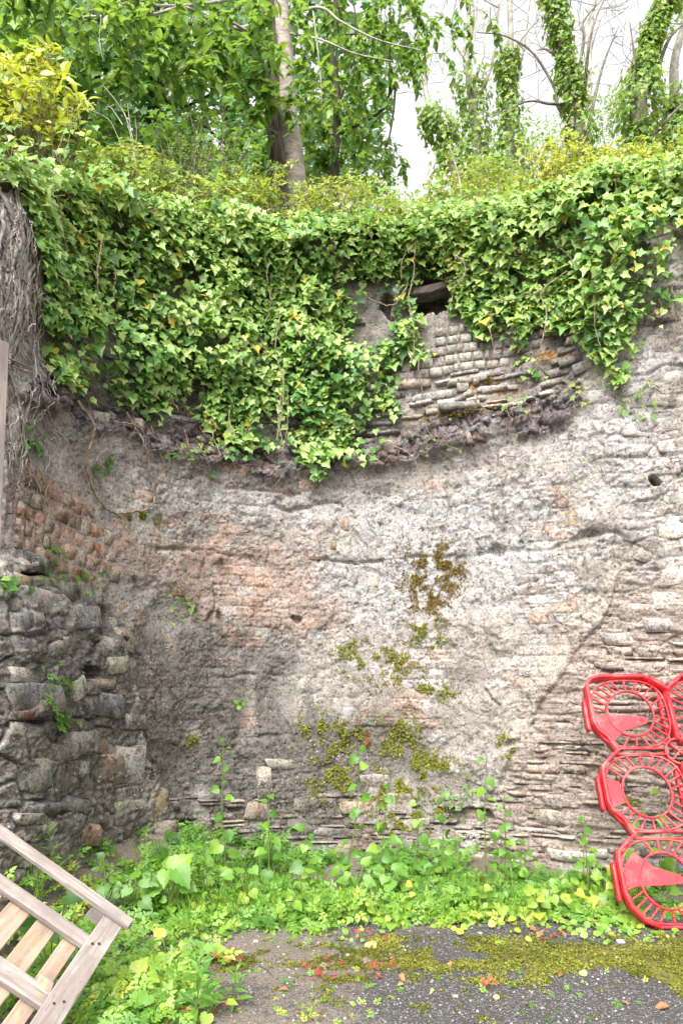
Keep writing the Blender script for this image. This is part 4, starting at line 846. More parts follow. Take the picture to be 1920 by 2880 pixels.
# sycamores behind on the left
def sycamore(label, px, Y, regions, n, smin, smax, var0, nparts, trunk):
    t_ = tree_root('sycamore_tree', label, px, Y, 'trees behind the wall on the left'); limb(t_, trunk, .14, .08, M_barkd, 'trunk', 24, 10)
    for k in range(9):
        a = trunk[-1 - (k % 3)]; limb(t_, [a, (a[0] + U(-180, 180), a[1] + U(-160, 60), a[2] + U(-.6, .3)), (a[0] + U(-420, 420), a[1] + U(-240, 120), a[2] + U(-1.2, .2))], .03, .008, M_barkd)
    Pp = np.concatenate([np.array(region(int(n * f), *rg)) for f, rg in regions]); m_ = len(Pp)
    clump = fbm(Pp[:, 0] * 1.6, Pp[:, 2] * 1.6, 3, 44); keep = clump > -.24; Pp = Pp[keep]; clump = clump[keep]; m_ = len(Pp)
    Fr = frames(np.array([0, -.75, .55]) + rnd(m_, .42), np.array([0, -.3, -.8]) + rnd(m_, .5))
    foliage(t_, 'sycamore', L_maple, M_syc, Pp, Fr, rng.uniform(smin, smax, m_), np.clip(rng.normal(var0, .2, m_) + .4 * clump, 0, 1), nparts)
sycamore('dense dark green sycamore filling the space left of the cherry trunk', 400, 9.6, [(.7, (-80, 800, -120, 480, 8.8, 10.4)), (.3, (-80, 420, -120, 250, 8.6, 9.6))], 4200, .13, .21, .42, 300, [(420, 640, 9.8), (430, 420, 9.7), (440, 250, 9.6), (430, 60, 9.5), (440, -100, 9.5)])
sycamore('dark green broadleaf tree further back between the cherry and sycamore trunks', 640, 12.5, [(1, (-250, 1080, -200, 560, 11.5, 13.5))], 5200, .17, .26, .15, 150, [(640, 640, 12.6), (650, 420, 12.5), (640, 200, 12.5), (650, -60, 12.4)])
sycamore('light leaved maple overhanging the top left corner', 40, 7.6, [(.75, (-200, 260, -160, 140, 7.0, 8.2)), (.25, (-160, 120, 100, 220, 7.2, 8.2))], 1000, .10, .17, .75, 150, [(-190, 560, 7.8), (-170, 300, 7.7), (-120, 60, 7.6), (-60, -120, 7.5)])

# ivy-clad trees on the right
def ivy_tree(label, Y, trunk, r0, r1, ivy_to, rad, n, branches=(), bmat=None, var0=.5, nparts=60):
    t_ = tree_root('ivy_clad_tree', label, trunk[0][0], Y, 'ivy clad trees on the right'); pts = [(a, c_, Y) for a, c_ in trunk]
    q = limb(t_, pts, r0, r1, bmat or M_barkp, 'trunk', 40, 9)
    tw = []
    for br in branches:
        bq = limb(t_, [(a, c_, Y + U(-.2, .2)) for a, c_ in br], r1 * .5, .006, bmat or M_barkp)
        for k in range(9):
            o_ = bq[rng.integers(len(bq) // 4, len(bq))]; d = unit(rnd(1)[0] * [1, .5, .5] + [0, 0, .5]); L_ = U(.25, .7)
            pt = smooth_path([o_, o_ + d * L_ * .5 + rnd(1, .04)[0], o_ + d * L_ + rnd(1, .08)[0]], 8); tw.append(pt); tw.append(smooth_path([pt[4], pt[4] + unit(d + rnd(1, .6)[0]) * L_ * .25, pt[4] + unit(d + rnd(1, .6)[0]) * L_ * .45], 6))
    if tw: twigs_part(t_, tw, bmat or M_barkp, .005)
    py = HOR - FPX * (q[:, 2] - EYE) / q[:, 1]; ok = np.nonzero(py > ivy_to)[0]
    n = int(n * 1.45); rad = rad * 1.28; i_ = rng.choice(ok, n); f = (py[i_] - ivy_to) / max(1, py.max() - ivy_to)
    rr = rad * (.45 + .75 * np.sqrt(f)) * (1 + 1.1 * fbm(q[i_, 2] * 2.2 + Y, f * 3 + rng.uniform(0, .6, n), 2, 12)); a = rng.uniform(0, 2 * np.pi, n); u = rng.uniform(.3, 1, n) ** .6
    Pp = q[i_] + np.stack([np.cos(a) * rr * u, np.sin(a) * rr * u, rng.uniform(-.14, .14, n)], 1)
    N = np.stack([np.cos(a), np.sin(a), np.full(n, .5)], 1) + rnd(n, .4)
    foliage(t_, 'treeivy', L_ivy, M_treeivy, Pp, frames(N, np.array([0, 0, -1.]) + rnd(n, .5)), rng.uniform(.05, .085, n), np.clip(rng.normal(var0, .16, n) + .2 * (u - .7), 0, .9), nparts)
ivy_tree('short bushy ivy column on a thin broken trunk', 10.5, [(1285, 640), (1275, 480), (1250, 380), (1215, 330), (1190, 200), (1195, 60)], .06, .03, 300, .34, 900, [[(1215, 330), (1195, 260), (1220, 120), (1240, -40)], [(1260, 330), (1245, 180), (1260, -40)]])
ivy_tree('ivy wrapped trunk with bare forking pale limbs above', 10.8, [(1360, 640), (1345, 480), (1335, 360), (1325, 250), (1312, 150), (1325, 60), (1310, -60)], .085, .055, 200, .26, 900, [[(1325, 250), (1360, 140), (1358, 20), (1370, -60)], [(1318, 180), (1270, 90), (1290, -40)], [(1330, 300), (1380, 190), (1395, 60), (1405, -60)], [(1322, 160), (1338, 60), (1345, -50)]])
ivy_tree('tall ivy column with drooping bare side branches', 10.2, [(1440, 640), (1436, 480), (1432, 340), (1428, 200), (1436, 110), (1430, -60)], .07, .035, 150, .24, 1100, [[(1430, 280), (1470, 150), (1490, 0), (1500, -60)], [(1432, 200), (1400, 100), (1410, -40)], [(1430, 160), (1480, 90), (1520, 50)]])
ivy_tree('leaning tree clothed in ivy with long crooked branches', 9.8, [(1668, 620), (1640, 480), (1622, 330), (1604, 220), (1580, 120), (1562, 20), (1550, -80)], .10, .06, -60, .19, 1500,
         [[(1640, 400), (1570, 300), (1560, 250), (1500, 150), (1420, 100), (1340, 90)], [(1610, 360), (1600, 300), (1540, 290), (1480, 285), (1380, 330)], [(1640, 420), (1690, 200), (1740, 70)], [(1630, 330), (1600, 200), (1540, 140), (1510, 140)], [(1600, 350), (1640, 120), (1640, 60), (1690, 0)], [(1640, 300), (1660, 100), (1710, -30)]], M_barkm)
ivy_tree('broad ivy smothered trunk curving towards the right edge', 9.4, [(1800, 640), (1800, 480), (1796, 360), (1805, 240), (1822, 140), (1850, 50), (1900, -40)], .11, .07, -80, .24, 2200, [[(1840, 220), (1880, 110), (1930, 60)], [(1800, 420), (1880, 330), (1930, 280)], [(1780, 420), (1776, 300), (1782, 160), (1770, 60)]], M_barkm)
ivy_tree('ivy thicket tree at the right edge of the bank', 9.9, [(1915, 640), (1910, 420), (1900, 320), (1896, 180), (1925, 60)], .09, .05, 260, .34, 1500, [[(1896, 260), (1890, 160), (1925, 40)], [(1905, 340), (1960, 280)]], M_barkp)
ivy_tree('far thin bare trunk beside the leaning ivy tree', 13, [(1660, 640), (1652, 400), (1655, 200), (1662, 60), (1680, -60)], .06, .04, 380, .2, 260, [[(1655, 200), (1630, 60), (1640, -40)], [(1656, 160), (1690, 50), (1740, -20)]], nparts=0)

def bush(label, px, Y, x0, x1, y0, y1, n, s0, s1, mat, key, tmpl, var0, group, nparts=60, sp=.45, dd=.5, cat='shrub', name='shrub', stems=8, smat=None):
    t_ = tree_root(name, label, px, Y, group, cat); Pp = []
    hub = P(px, y1 + 60, Y)
    while len(Pp) < n:
        k = 3000; xx = rng.uniform(-1, 1, k); yy = rng.uniform(-1, 1, k); zz = rng.uniform(-1, 1, k)
        r_ = xx ** 2 + yy ** 2 + zz ** 2; a = x0 + (xx + 1) / 2 * (x1 - x0); c_ = y0 + (yy + 1) / 2 * (y1 - y0); d = Y + zz * dd
        q = np.stack([(a - 960) / FPX * d, d, EYE + (HOR - c_) / FPX * d], 1); cl = fbm(q[:, 0] * 3.3 + px, q[:, 2] * 3.3, 3, 19) + .5 * fbm(q[:, 0] * 11, q[:, 2] * 11, 2, 29)
        ok = (r_ < 1 + 1.2 * cl) & (cl > -.22); Pp += list(q[ok])
    Pp = np.array(Pp[:n]); Fr = frames(np.array([0, -.6, .8]) + rnd(n, sp), rnd(n) + [0, 0, .2])
    cl = fbm(Pp[:, 0] * 4, Pp[:, 2] * 4, 2, 91)
    foliage(t_, key, tmpl, mat, Pp, Fr, rng.uniform(s0, s1, n), np.clip(rng.normal(var0, .17, n) + .4 * cl, 0, 1), nparts)
    for k in range(stems):
        e = Pp[rng.integers(n)]; V, F = tube(smooth_path([hub + rnd(1, .05)[0], (hub + e) / 2 + rnd(1, .08)[0], e], 9), np.linspace(.009, .003, 9), 4); part('branch', V, F, smat or M_vine, t_, True)
    return t_
def shoots(label, x0, x1, Y, ytop, nsh, s0, s1, mat, key, var0, nparts=100, per=26, tmpl=None, ybase=730, dd=.35):
    """a shrub as a thicket of upright and arching shoots with leaves along them"""
    t_ = tree_root('shrub', label, (x0 + x1) / 2, Y, G1, 'shrub'); Pp = []; D = []; A = Acc()
    for k in range(nsh):
        f = rng.uniform(-1, 1); px = (x0 + x1) / 2 + f * (x1 - x0) / 2; d = Y + U(-dd, dd); hh = (1 - .45 * f * f) * rng.uniform(.25, 1) ** .7
        b_ = P(px, ybase, d); tp = P(px + rng.normal(0, 45), ybase - (ybase - ytop) * hh, d + U(-.2, .1)); st = smooth_path([b_, (b_ + tp) / 2 + rnd(1, .06)[0], tp, tp + np.array([rng.normal(0, .09), rng.normal(0, .06), U(-.06, .05)])], 14)
        A.add(*tube(st, np.linspace(.005, .0015, 14), 3))
        for q in range(per):
            g = U(.3, 1) * 13; i_ = min(int(g), 12); Pp.append(st[i_] + (st[i_ + 1] - st[i_]) * (g - i_) + rnd(1, .012)[0]); D.append(unit(st[i_ + 1] - st[i_]) * .5 + rnd(1, .6)[0])
    Pp = np.array(Pp); n = len(Pp); cl = fbm(Pp[:, 0] * 4, Pp[:, 2] * 4, 2, 91)
    foliage(t_, key, tmpl or L_cherry, mat, Pp, frames(np.array([0, -.6, .8]) + rnd(n, .45), np.array(D)), rng.uniform(s0, s1, n), np.clip(rng.normal(var0, .17, n) + .4 * cl, 0, 1), nparts)
    V, F, _ = A.get(); part('branches', V, F, M_vine, t_, True, None, 'stuff')
G1 = 'shrubs along the top of the wall'
shoots('golden yellow leaved shrub on the bank at the left end', -80, 200, 5.5, 130, 120, .06, .115, M_gold, 'gold', .55, 200, 14, None, 470)
shoots('tall light green hawthorn sapling left of the cherry trunk', 440, 690, 6.5, 290, 110, .028, .05, M_pale, 'small', .42, 100, 30, L_small, 680)
shoots('yellow green privet shrub at the foot of the cherry trunk', 560, 800, 6.2, 470, 110, .035, .06, M_gold, 'goldsmall', .25)
shoots('yellow green shrub just right of the cherry trunk', 830, 1090, 6.35, 490, 130, .028, .05, M_gold, 'goldsmall', .36)
shoots('low yellow shrub on the bank below the sky gap', 1030, 1260, 6.3, 545, 110, .028, .048, M_gold, 'goldsmall', .42)
shoots('yellow shrub beneath the short bushy ivy column', 1200, 1480, 6.3, 450, 130, .028, .05, M_gold, 'goldsmall', .36)
shoots('straggly golden shrub under the leaning ivy tree', 1480, 1710, 6.0, 370, 110, .034, .056, M_gold, 'goldsmall', .56, ybase=640)
shoots('golden green shrub in front of the broad ivy trunk', 1660, 1890, 5.9, 400, 110, .032, .054, M_gold, 'goldsmall', .46, ybase=620)
shoots('green and gold shrub at the right edge of the wall top', 1810, 2020, 5.9, 385, 90, .032, .054, M_gold, 'goldsmall', .32, ybase=620)
shoots('yellow green shrub over the left ivy curtain', 200, 470, 5.9, 400, 110, .035, .06, M_gold, 'goldsmall', .25, ybase=620)
G2 = 'bushes behind the wall top'
bush('dark bush behind the hawthorn sapling', 380, 8.0, 150, 600, 300, 760, 2200, .08, .14, M_syc, 'sycamore', L_maple, .3, G2, 60, dd=.6)
bush('dark bush behind the cherry trunk', 760, 8.6, 560, 960, 330, 780, 2200, .07, .12, M_syc, 'sycamore', L_maple, .35, G2, 60, dd=.6)
bush('light green bush left of the short ivy column', 1010, 9.0, 860, 1120, 380, 780, 1700, .05, .09, M_pale, 'pale', L_cherry, .3, G2, 40, dd=.6)
bush('green bush between the ivy columns', 1400, 9.6, 1270, 1520, 430, 760, 1700, .05, .08, M_treeivy, 'treeivy', L_ivy, .5, G2, 40, dd=.6)
bush('green bush between the leaning tree and the broad trunk', 1720, 10.2, 1580, 1820, 420, 740, 1700, .05, .08, M_pale, 'pale', L_cherry, .4, G2, 40, dd=.6)
bush('pale hazy tree far behind the gap between the ivy trees', 1730, 15, 1620, 1830, 240, 520, 1600, .07, .12, M_pale, 'pale', L_cherry, .6, G2, 0, dd=1., name='far_tree', cat='tree')
bush('pale leafy tree far behind the leaning trunk', 1530, 16, 1640, 1480, 330, 560, 600, .06, .1, M_pale, 'pale', L_cherry, .6, G2, 0, dd=1., name='far_tree', cat='tree')
bush('green bush at the right edge behind the ivy thicket', 1890, 10.6, 1820, 2010, 240, 600, 1700, .05, .09, M_treeivy, 'treeivy', L_ivy, .5, G2, 40, dd=.7)
bush('soft pale tree far behind the tall ivy column', 1480, 17, 1380, 1600, 300, 640, 1500, .07, .12, M_pale, 'pale', L_cherry, .75, G2, 0, dd=1., name='far_tree', cat='tree')
bush('pale foliage high at the top right corner', 1890, 11, 1840, 2010, -60, 110, 500, .05, .09, M_pale, 'pale', L_cherry, .55, G2, 0, dd=.7, name='far_tree', cat='tree', stems=0)
# bare sprig and dead stems standing on the crest
t_ = tree_root('dry_stalks', 'dry bare branching stalks standing above the left ivy', 360, 5.9, cat='dead plant')
for pts in [[(360, 470, 5.9), (345, 420, 5.9), (325, 370, 5.9), (300, 330, 5.9), (230, 300, 5.9)], [(372, 470, 5.9), (375, 400, 5.9), (350, 320, 5.9), (300, 250, 5.9), (284, 240, 5.9)], [(375, 450, 5.9), (384, 380, 5.9), (380, 330, 5.9)], [(390, 500, 5.9), (360, 350, 5.9), (338, 290, 5.9)], [(345, 350, 5.9), (310, 300, 5.9), (290, 310, 5.9)], [(370, 380, 5.9), (362, 320, 5.9), (358, 290, 5.9)]]: limb(t_, pts, .005, .002, M_barkp, 'stalk', 16, 4)
t_ = tree_root('dry_stalks', 'single pale dead stem leaning above the right ivy shelf', 1300, 6.2, cat='dead plant')
limb(t_, [(1300, 560, 6.1), (1290, 500, 6.1), (1270, 430, 6.1), (1255, 400, 6.1)], .010, .004, M_barkp, 'stalk', 16, 5); limb(t_, [(1270, 430, 6.1), (1290, 400, 6.1), (1310, 395, 6.1)], .004, .002, M_barkp, 'stalk', 10, 4)

# ================================================================== THE FOREGROUND OBJECTS
# ------------------------------------------------------------------ red plastic barrier
def barrier():
    base = np.array([1.735, 4.16, .0]); top = np.array([1.75, 4.99, 1.53]); Vv = unit(top - base); Uu = np.array([.995, -.05, .0]); Uu = unit(Uu - Vv * (Uu @ Vv)); Wn = np.cross(Uu, Vv)   # faces the yard
    L = np.linalg.norm(top - base)
    root = tag(empty('barrier', base), 'red plastic mesh barrier leaning on end against the wall', 'barrier'); loc = base
    W3 = lambda u, v, w_=0.: base + Uu * u + Vv * (L - v) + Wn * w_          # v runs down from the top
    p_ = L / 3
    def sweep(pts, wd, d0, d1, name, closed=False):
        pts = np.array(pts, float); n = len(pts)
        if closed: tn = np.roll(pts, -1, 0) - np.roll(pts, 1, 0)
        else: tn = np.gradient(pts, axis=0)
        tn = unit(tn); nn_ = np.stack([tn[:, 1], -tn[:, 0]], 1); wd_ = np.broadcast_to(np.asarray(wd, float), (n,))[:, None]
        a = pts + nn_ * wd_ / 2; c_ = pts - nn_ * wd_ / 2; V = []
        bv = np.minimum(wd_ * .10, .002)
        for arr, sg in ((a, -1), (c_, 1)): pass
        rows = [(a, d0), (a, d1 - .002), (a + nn_ * -bv, d1), (c_ + nn_ * bv, d1), (c_, d1 - .002), (c_, d0)]
        for arr, d in rows: V += [W3(x, y, d) for x, y in arr]
        F = []; m_ = n if closed else n - 1; K = len(rows)
        for r_ in range(K):
            for k in range(m_): F.append([r_ * n + k, r_ * n + (k + 1) % n, ((r_ + 1) % K) * n + (k + 1) % n, ((r_ + 1) % K) * n + k])
        if not closed:
            F.append([0, n, 2 * n, 5 * n]); F.append([2 * n, 3 * n, 4 * n, 5 * n]); e = n - 1; F.append([e, 5 * n + e, 2 * n + e, n + e]); F.append([2 * n + e, 5 * n + e, 4 * n + e, 3 * n + e])
        return part(name, np.array(V), np.array(F), M_red, root)
    # scalloped outer edge and top edge, deep box section
    left = []
    for r_ in range(3):
        o_ = r_ * p_
        if r_ == 0: left += [(.50, .052), (.43, .006), (.12, .002), (.055, .022), (.02, .075)]
        else: left += [(.155, o_), (.10, o_ + .045), (.03, o_ + .115)]
        left += [(.022, o_ + .17), (.024, o_ + .36), (.045, o_ + .42), (.10, o_ + .475)]
    left = left[:-2] + [(.05, 3 * p_ - .13), (.12, 3 * p_ - .045), (.19, 3 * p_ - .012)]
    sweep(left, .022, -.045, .045, 'frame')
    # outer flanges behind each scallop
    for r_ in range(3): sweep([(.0, r_ * p_ + .17), (-.004, r_ * p_ + .20), (-.004, r_ * p_ + .38), (.0, r_ * p_ + .41)], .02, -.06, .0, 'flange')
    pw = .575
    # top edge of the second column and right outer edge
    right = [(pw + .065, .052), (pw + .12, .006), (pw + .45, .002), (pw + .50, .022), (pw + .535, .075)]
    for r_ in range(3):
        o_ = r_ * p_
        if r_: right += [(pw + .41, o_), (pw + .455, o_ + .035), (pw + .525, o_ + .105)]
        right += [(pw + .533, o_ + .17), (pw + .531, o_ + .36), (pw + .51, o_ + .42), (pw + .455, o_ + .475)]
    right = right[:-2] + [(pw + .505, 3 * p_ - .13), (pw + .435, 3 * p_ - .045), (pw + .36, 3 * p_ - .012)]
    sweep(right, .022, -.045, .045, 'frame')
    sweep([(.47, .03), (.53, .075), (pw, .12), (pw + .04, .075), (pw + .10, .03)], .026, -.05, .058, 'frame')
    # spine between the columns, bending round the joint circles
    for r_ in range(3):
        v0 = .11 if r_ == 0 else r_ * p_ + .085; v1 = (r_ + 1) * p_ - (.085 if r_ < 2 else .03)
        sweep([(pw, v0), (pw, (v0 + v1) / 2), (pw, v1)], .026, -.042, .042, 'spine')
        for s_ in (-1,): sweep([(pw - .048, v0 + .03), (pw - .048, v1 - .02)], .012, -.05, -.01, 'spine_rib')
    for r_ in (1, 2):
        c_ = np.array([pw, r_ * p_]); th = np.linspace(0, 2 * np.pi, 28, endpoint=False)
        sweep([c_ + .092 * np.array([math.cos(a), math.sin(a)]) for a in th], .012, -.03, .012, 'joint_ring', True)
        sweep([c_ + .085 * np.array([math.cos(a), math.sin(a)]) for a in np.linspace(-1.35, 1.35, 12)], .026, -.05, .05, 'joint_clip')
        for a in (.8, 2.35): d = .088 * np.array([math.cos(a), math.sin(a)]); sweep([c_ - d, c_ + d], .011, -.02, .012, 'joint_cross')
    # cells: rounded rim, ring, spokes
    me_sp = box_mesh('spoke', 1.0, .0095, .014, M_red, .002)
    for cidx in range(2):
        for r_ in range(3):
            cu = .298 if cidx == 0 else pw + .268; cv = (r_ + .5) * p_; a_, b_ = .160, .176
            th = np.linspace(0, 2 * np.pi, 44, endpoint=False)
            sweep([(cu + a_ * math.cos(t_), cv + b_ * math.sin(t_)) for t_ in th], .012, -.007, .012, 'ring', True)
            def rim(t_):
                e = .42; c_, s_ = math.cos(t_), math.sin(t_); return np.array([cu + .262 * np.sign(c_) * abs(c_) ** .72, cv + .262 * np.sign(s_) * abs(s_) ** .72])
            sweep([rim(t_) for t_ in np.linspace(0, 2 * np.pi, 48, endpoint=False)], .011, -.012, .010, 'rim', True)
            n_s = 26
            for k in range(n_s):
                t_ = 2 * math.pi * (k + .5) / n_s; i_ = np.array([cu + a_ * math.cos(t_), cv + b_ * math.sin(t_)]); o_ = rim(t_)
                tongue = cidx == 0 and math.cos(t_) < -.3 and ((r_ == 0 and math.sin(t_) > .05) or (r_ == 2 and math.sin(t_) < -.0) or (r_ == 1 and abs(math.sin(t_)) < .42))
                if tongue: continue
                d = o_ - i_; ln = np.linalg.norm(d); ax = unit(Uu * d[0] - Vv * d[1]); ay = np.cross(Wn, ax); mid = W3(*((i_ + o_) / 2), 0.)
                obj('spoke', me_sp, root, M=frame_matrix(ax, ay, Wn, mid - loc, (ln, 1, 1)))
    for r_ in (1, 2):
        for s_ in (-1, 1):
            sweep([(.15, r_ * p_ + s_ * .021), (pw - .09, r_ * p_ + s_ * .021)], .012, -.012, .012, 'bar'); sweep([(pw + .09, r_ * p_ + s_ * .021), (pw + .42, r_ * p_ + s_ * .021)], .012, -.012, .012, 'bar')
        th = np.linspace(-math.pi / 2, math.pi / 2, 9); sweep([(pw - .10 + .021 * math.cos(a), r_ * p_ + .021 * math.sin(a)) for a in th], .012, -.012, .014, 'bar_end')
    sweep([(.17, 3 * p_ - .012), (pw + .38, 3 * p_ - .012)], .016, -.03, .02, 'bar')
    # solid tongues and the solid plate
    def plate(pts, name, z0=-.004, z1=.006):
        n = len(pts); V = [W3(x, y, z1) for x, y in pts] + [W3(x, y, z0) for x, y in pts]
        me = bpy.data.meshes.new(name); me.from_pydata([tuple(np.array(v_) - loc) for v_ in V], [], [list(range(n))[::-1], list(range(n, 2 * n))] + [[k, (k + 1) % n, n + (k + 1) % n, n + k] for k in range(n)]); me.materials.append(M_red); me.update()
        return obj(name, me, root)
    def tongue(o_, flip):
        f = lambda v_: (o_ + (v_ if not flip else p_ - v_ + .045))
        tip = [(.375 + .03 * math.cos(a), f(.345 + .03 * math.sin(a))) for a in np.linspace(-1.3, 1.4, 8)]
        t_ = plate([(.045, f(.30)), (.16, f(.300))] + tip + [(.24, f(.42)), (.17, f(.475)), (.135, f(.515)), (.10, f(.48)), (.055, f(.42))], 'tongue')
        c_ = W3(.365, f(.345), .006) - loc; ring = []
        th = np.linspace(0, 2 * np.pi, 12, endpoint=False); Vr = np.array([c_ + (Uu * math.cos(a) + Vv * math.sin(a)) * r0 + Wn * d for r0, d in ((.012, 0), (.012, .004), (.007, .004), (.007, 0)) for a in th])
        Fr_ = [[q_ * 12 + k, q_ * 12 + (k + 1) % 12, (q_ + 1) * 12 + (k + 1) % 12, (q_ + 1) * 12 + k] for q_ in range(3) for k in range(12)]
        obj('boss', np_mesh('boss', Vr, np.array(Fr_), M_red), t_)
    tongue(0, False); tongue(2 * p_, True)
    plate([(.045, p_ + .20), (.125, p_ + .215), (.135, p_ + .30), (.15, p_ + .36), (.06, p_ + .39), (.045, p_ + .30)], 'solid_plate')
barrier()

# ------------------------------------------------------------------ wooden pallet
def pallet():
    C = np.array([-1.04, 3.30, .347]); a = unit(np.array([-.567, -.085, .451])); b_ = np.array([-.077, -.55, -.2]); b_ = unit(b_ - a * (a @ b_)); n = np.cross(a, b_)
    root = tag(empty('pallet', C + b_ * 1.02), 'broken wooden pallet tipped up among the weeds', 'pallet'); loc = np.array(root.location)
    def board(a0, a1, b0, b1, n0, n1, mat, name, sd, along):
        A_, B_ = a1 - a0, b1 - b0; c_ = C + a * (a0 + a1) / 2 + b_ * (b0 + b1) / 2 + n * (n0 + n1) / 2
        if along == 'a': me = box_mesh(name, A_, B_, n1 - n0, mat, .004, seed=sd, warp=.002); M = frame_matrix(a, b_, n, c_ - loc)
        else: me = box_mesh(name, B_, A_, n1 - n0, mat, .004, seed=sd, warp=.002); M = frame_matrix(b_, -a, n, c_ - loc)
        return obj(name, me, root, M=M)
    board(-.01, 1.2, -.012, .052, .021, .046, M_woodg, 'top_board', 1, 'a')
    post = board(.01, .115, -.0, 1.02, -.001, .020, M_woodg, 'end_board', 2, 'b'); board(.70, .82, .0, 1.02, -.001, .020, M_woodg, 'end_board', 3, 'b')
    board(.06, 1.2, .17, .235, -.036, -.002, M_woodg, 'cross_board', 4, 'a'); board(.09, 1.2, .50, .585, -.038, -.002, M_woodg, 'cross_board', 5, 'a'); board(.02, 1.2, .94, 1.02, -.045, -.002, M_woodg, 'cross_board', 6, 'a')
    for k, (a0, wd) in enumerate([(.125, .075), (.245, .10), (.385, .105), (.53, .10), (.68, .1), (.84, .1), (1.0, .1)]): board(a0, a0 + wd, .155, 1.02, -.066, -.046, M_woodn if k % 3 != 1 or k < 3 else M_woodg, 'deck_board', 10 + k, 'b')
    board(.12, .19, .47, .55, -.044, .0, M_woodn, 'corner_block', 30, 'b'); board(.11, .18, .0, .05, -.06, .02, M_woodg, 'corner_block', 31, 'b'); board(.0, .10, .92, 1.0, -.067, -.003, M_woodg, 'corner_block', 32, 'b')
    th = np.linspace(0, 2 * np.pi, 8, endpoint=False)
    for (aa, bb) in [(.03, .02), (.09, .035), (.045, .94), (.085, .22), (.73, .2), (.05, .53), (.08, .56), (.06, .20), (.04, .98), (.75, .54), (.78, .22)]:
        c_ = C + a * aa + b_ * bb + n * .0205; V = np.vstack([[c_ + (a * math.cos(t) + b_ * math.sin(t)) * .007 + n * .0015 for t in th], [c_ + (a * math.cos(t) + b_ * math.sin(t)) * .0075 - n * .001 for t in th]])
        me = bpy.data.meshes.new('nail'); me.from_pydata([tuple(v_ - loc) for v_ in V], [], [list(range(8))] + [[k, (k + 1) % 8, 8 + (k + 1) % 8, 8 + k] for k in range(8)]); me.materials.append(M_rust); o = obj('nail', me, root)
pallet()
# leaning timber at the left with two long nails
p0 = P(-100, 2420, 3.05); p0[2] = float(ground_z(np.array([p0[0]]), np.array([p0[1]]))[0]); p1 = P(-4, 958, 3.25); ax = unit(p1 - p0); sd_ = unit(np.cross(ax, np.array([0, -1., 0]))); fr = np.cross(sd_, ax)
tm = tag(empty('timber', p0), 'pinkish sawn timber leaning upright at the left edge', 'timber'); L = np.linalg.norm(p1 - p0)
obj('plank', box_mesh('plank', L, .045, .085, M_woodg, .004, seed=9, warp=.003), tm, M=frame_matrix(ax, unit(sd_ * .8 + fr * .6), np.cross(ax, unit(sd_ * .8 + fr * .6)), ax * L / 2))
for k, (x, y) in enumerate([(20, 1006), (18, 1022)]):
    s0 = P(x - 18, y - 8, 3.26); e = P(x + 54, y + 24, 3.3); V, F = tube(np.array([s0, (s0 + e) / 2, e]), .0035, 6); part('nail', V, F, M_rust, tm, True)

# ================================================================== WEEDS AND LITTER
def gz(x, y): return float(ground_z(np.array([x]), np.array([y]))[0])
def gpt(px, Y): x = (px - 960) / FPX * Y; return np.array([x, Y, gz(x, Y)])
def mustard(base, h, nl, s, label, group, var0=.55, lean=None):
    root = tag(empty('garlic_mustard', base), label, 'weed', group); tip = base + np.array([U(-.12, .12) * h, U(-.14, .05) * h, h]) + (lean if lean is not None else 0)
    st = smooth_path([base - [0, 0, .03], base + (tip - base) * .5 + rnd(1, .02 * h + .004)[0], tip], 10); V, F = tube(st, np.linspace(.0062, .0025, 10), 5); part('stem', V, F, M_stem, root, True, dict(var=np.full(len(V), .4)))
    A = []; D = []; S = []
    for k in range(nl):
        f = (k + .6) / nl * 9; i_ = min(int(f), 8); a = k * 2.4 + U(-.5, .5); q = st[i_] + (st[i_ + 1] - st[i_]) * (f - i_); out = np.array([math.cos(a), math.sin(a) - .25, U(-.25, .25)]); pl = U(.015, .05) * (1.3 - k / nl)
        A.append(q + out * pl); D.append(out + [0, 0, -.35]); S.append(s * (1.2 - .55 * k / nl) * U(.75, 1.2))
    A = np.array(A); D = np.array(D); n = len(A); Fr = frames(np.array([0, -.5, .9]) + rnd(n, .48) + D * .2, D)
    foliage(root, 'weed_heart2', L_heart, M_weed, A, Fr, np.array(S), np.clip(rng.normal(var0 - .10, .15, n), 0, .9), n)
    return root
GM = 'garlic mustard along the wall foot'
# tall named stalks
for (px, Y, h, nl, s, lab) in [(965, 5.0, .78, 11, .085, 'tallest garlic mustard stalk, in front of the olive moss cushions'), (1062, 5.0, .55, 9, .085, 'garlic mustard stalk just right of the tallest one'), (640, 4.75, .80, 12, .075, 'spindly garlic mustard stalk against the dark sooty lining'), (1370, 4.9, .72, 10, .08, 'garlic mustard stalk left of the coursed slate, beside the drain pipe'), (1420, 4.85, .52, 8, .07, 'thinner garlic mustard stalk between the pipe and a taller stalk'),
                               (755, 4.85, .52, 8, .08, 'garlic mustard stalk left of the long leaning slab'), (1245, 5.0, .52, 8, .075, 'garlic mustard stalk below the slates at the wall foot'), (1170, 5.1, .5, 8, .08, 'garlic mustard stalk under the broad olive moss cushion'), (1640, 4.85, .40, 7, .07, 'garlic mustard stalk against the white painted stone'), (1660, 4.6, .42, 7, .065, 'garlic mustard stalk just left of the red barrier'), (1800, 4.75, .5, 7, .075, 'dark leaved stalk seen through the lowest ring of the barrier'), (1850, 4.8, .55, 7, .085, 'broad leaved stalk seen behind the right column of the barrier'), (880, 4.8, .40, 8, .085, 'mustard stalk with large leaves below the tallest stalk')]:
    mustard(gpt(px, Y), h * 1.36, nl + 3, s * 1.12, lab, GM, .5)
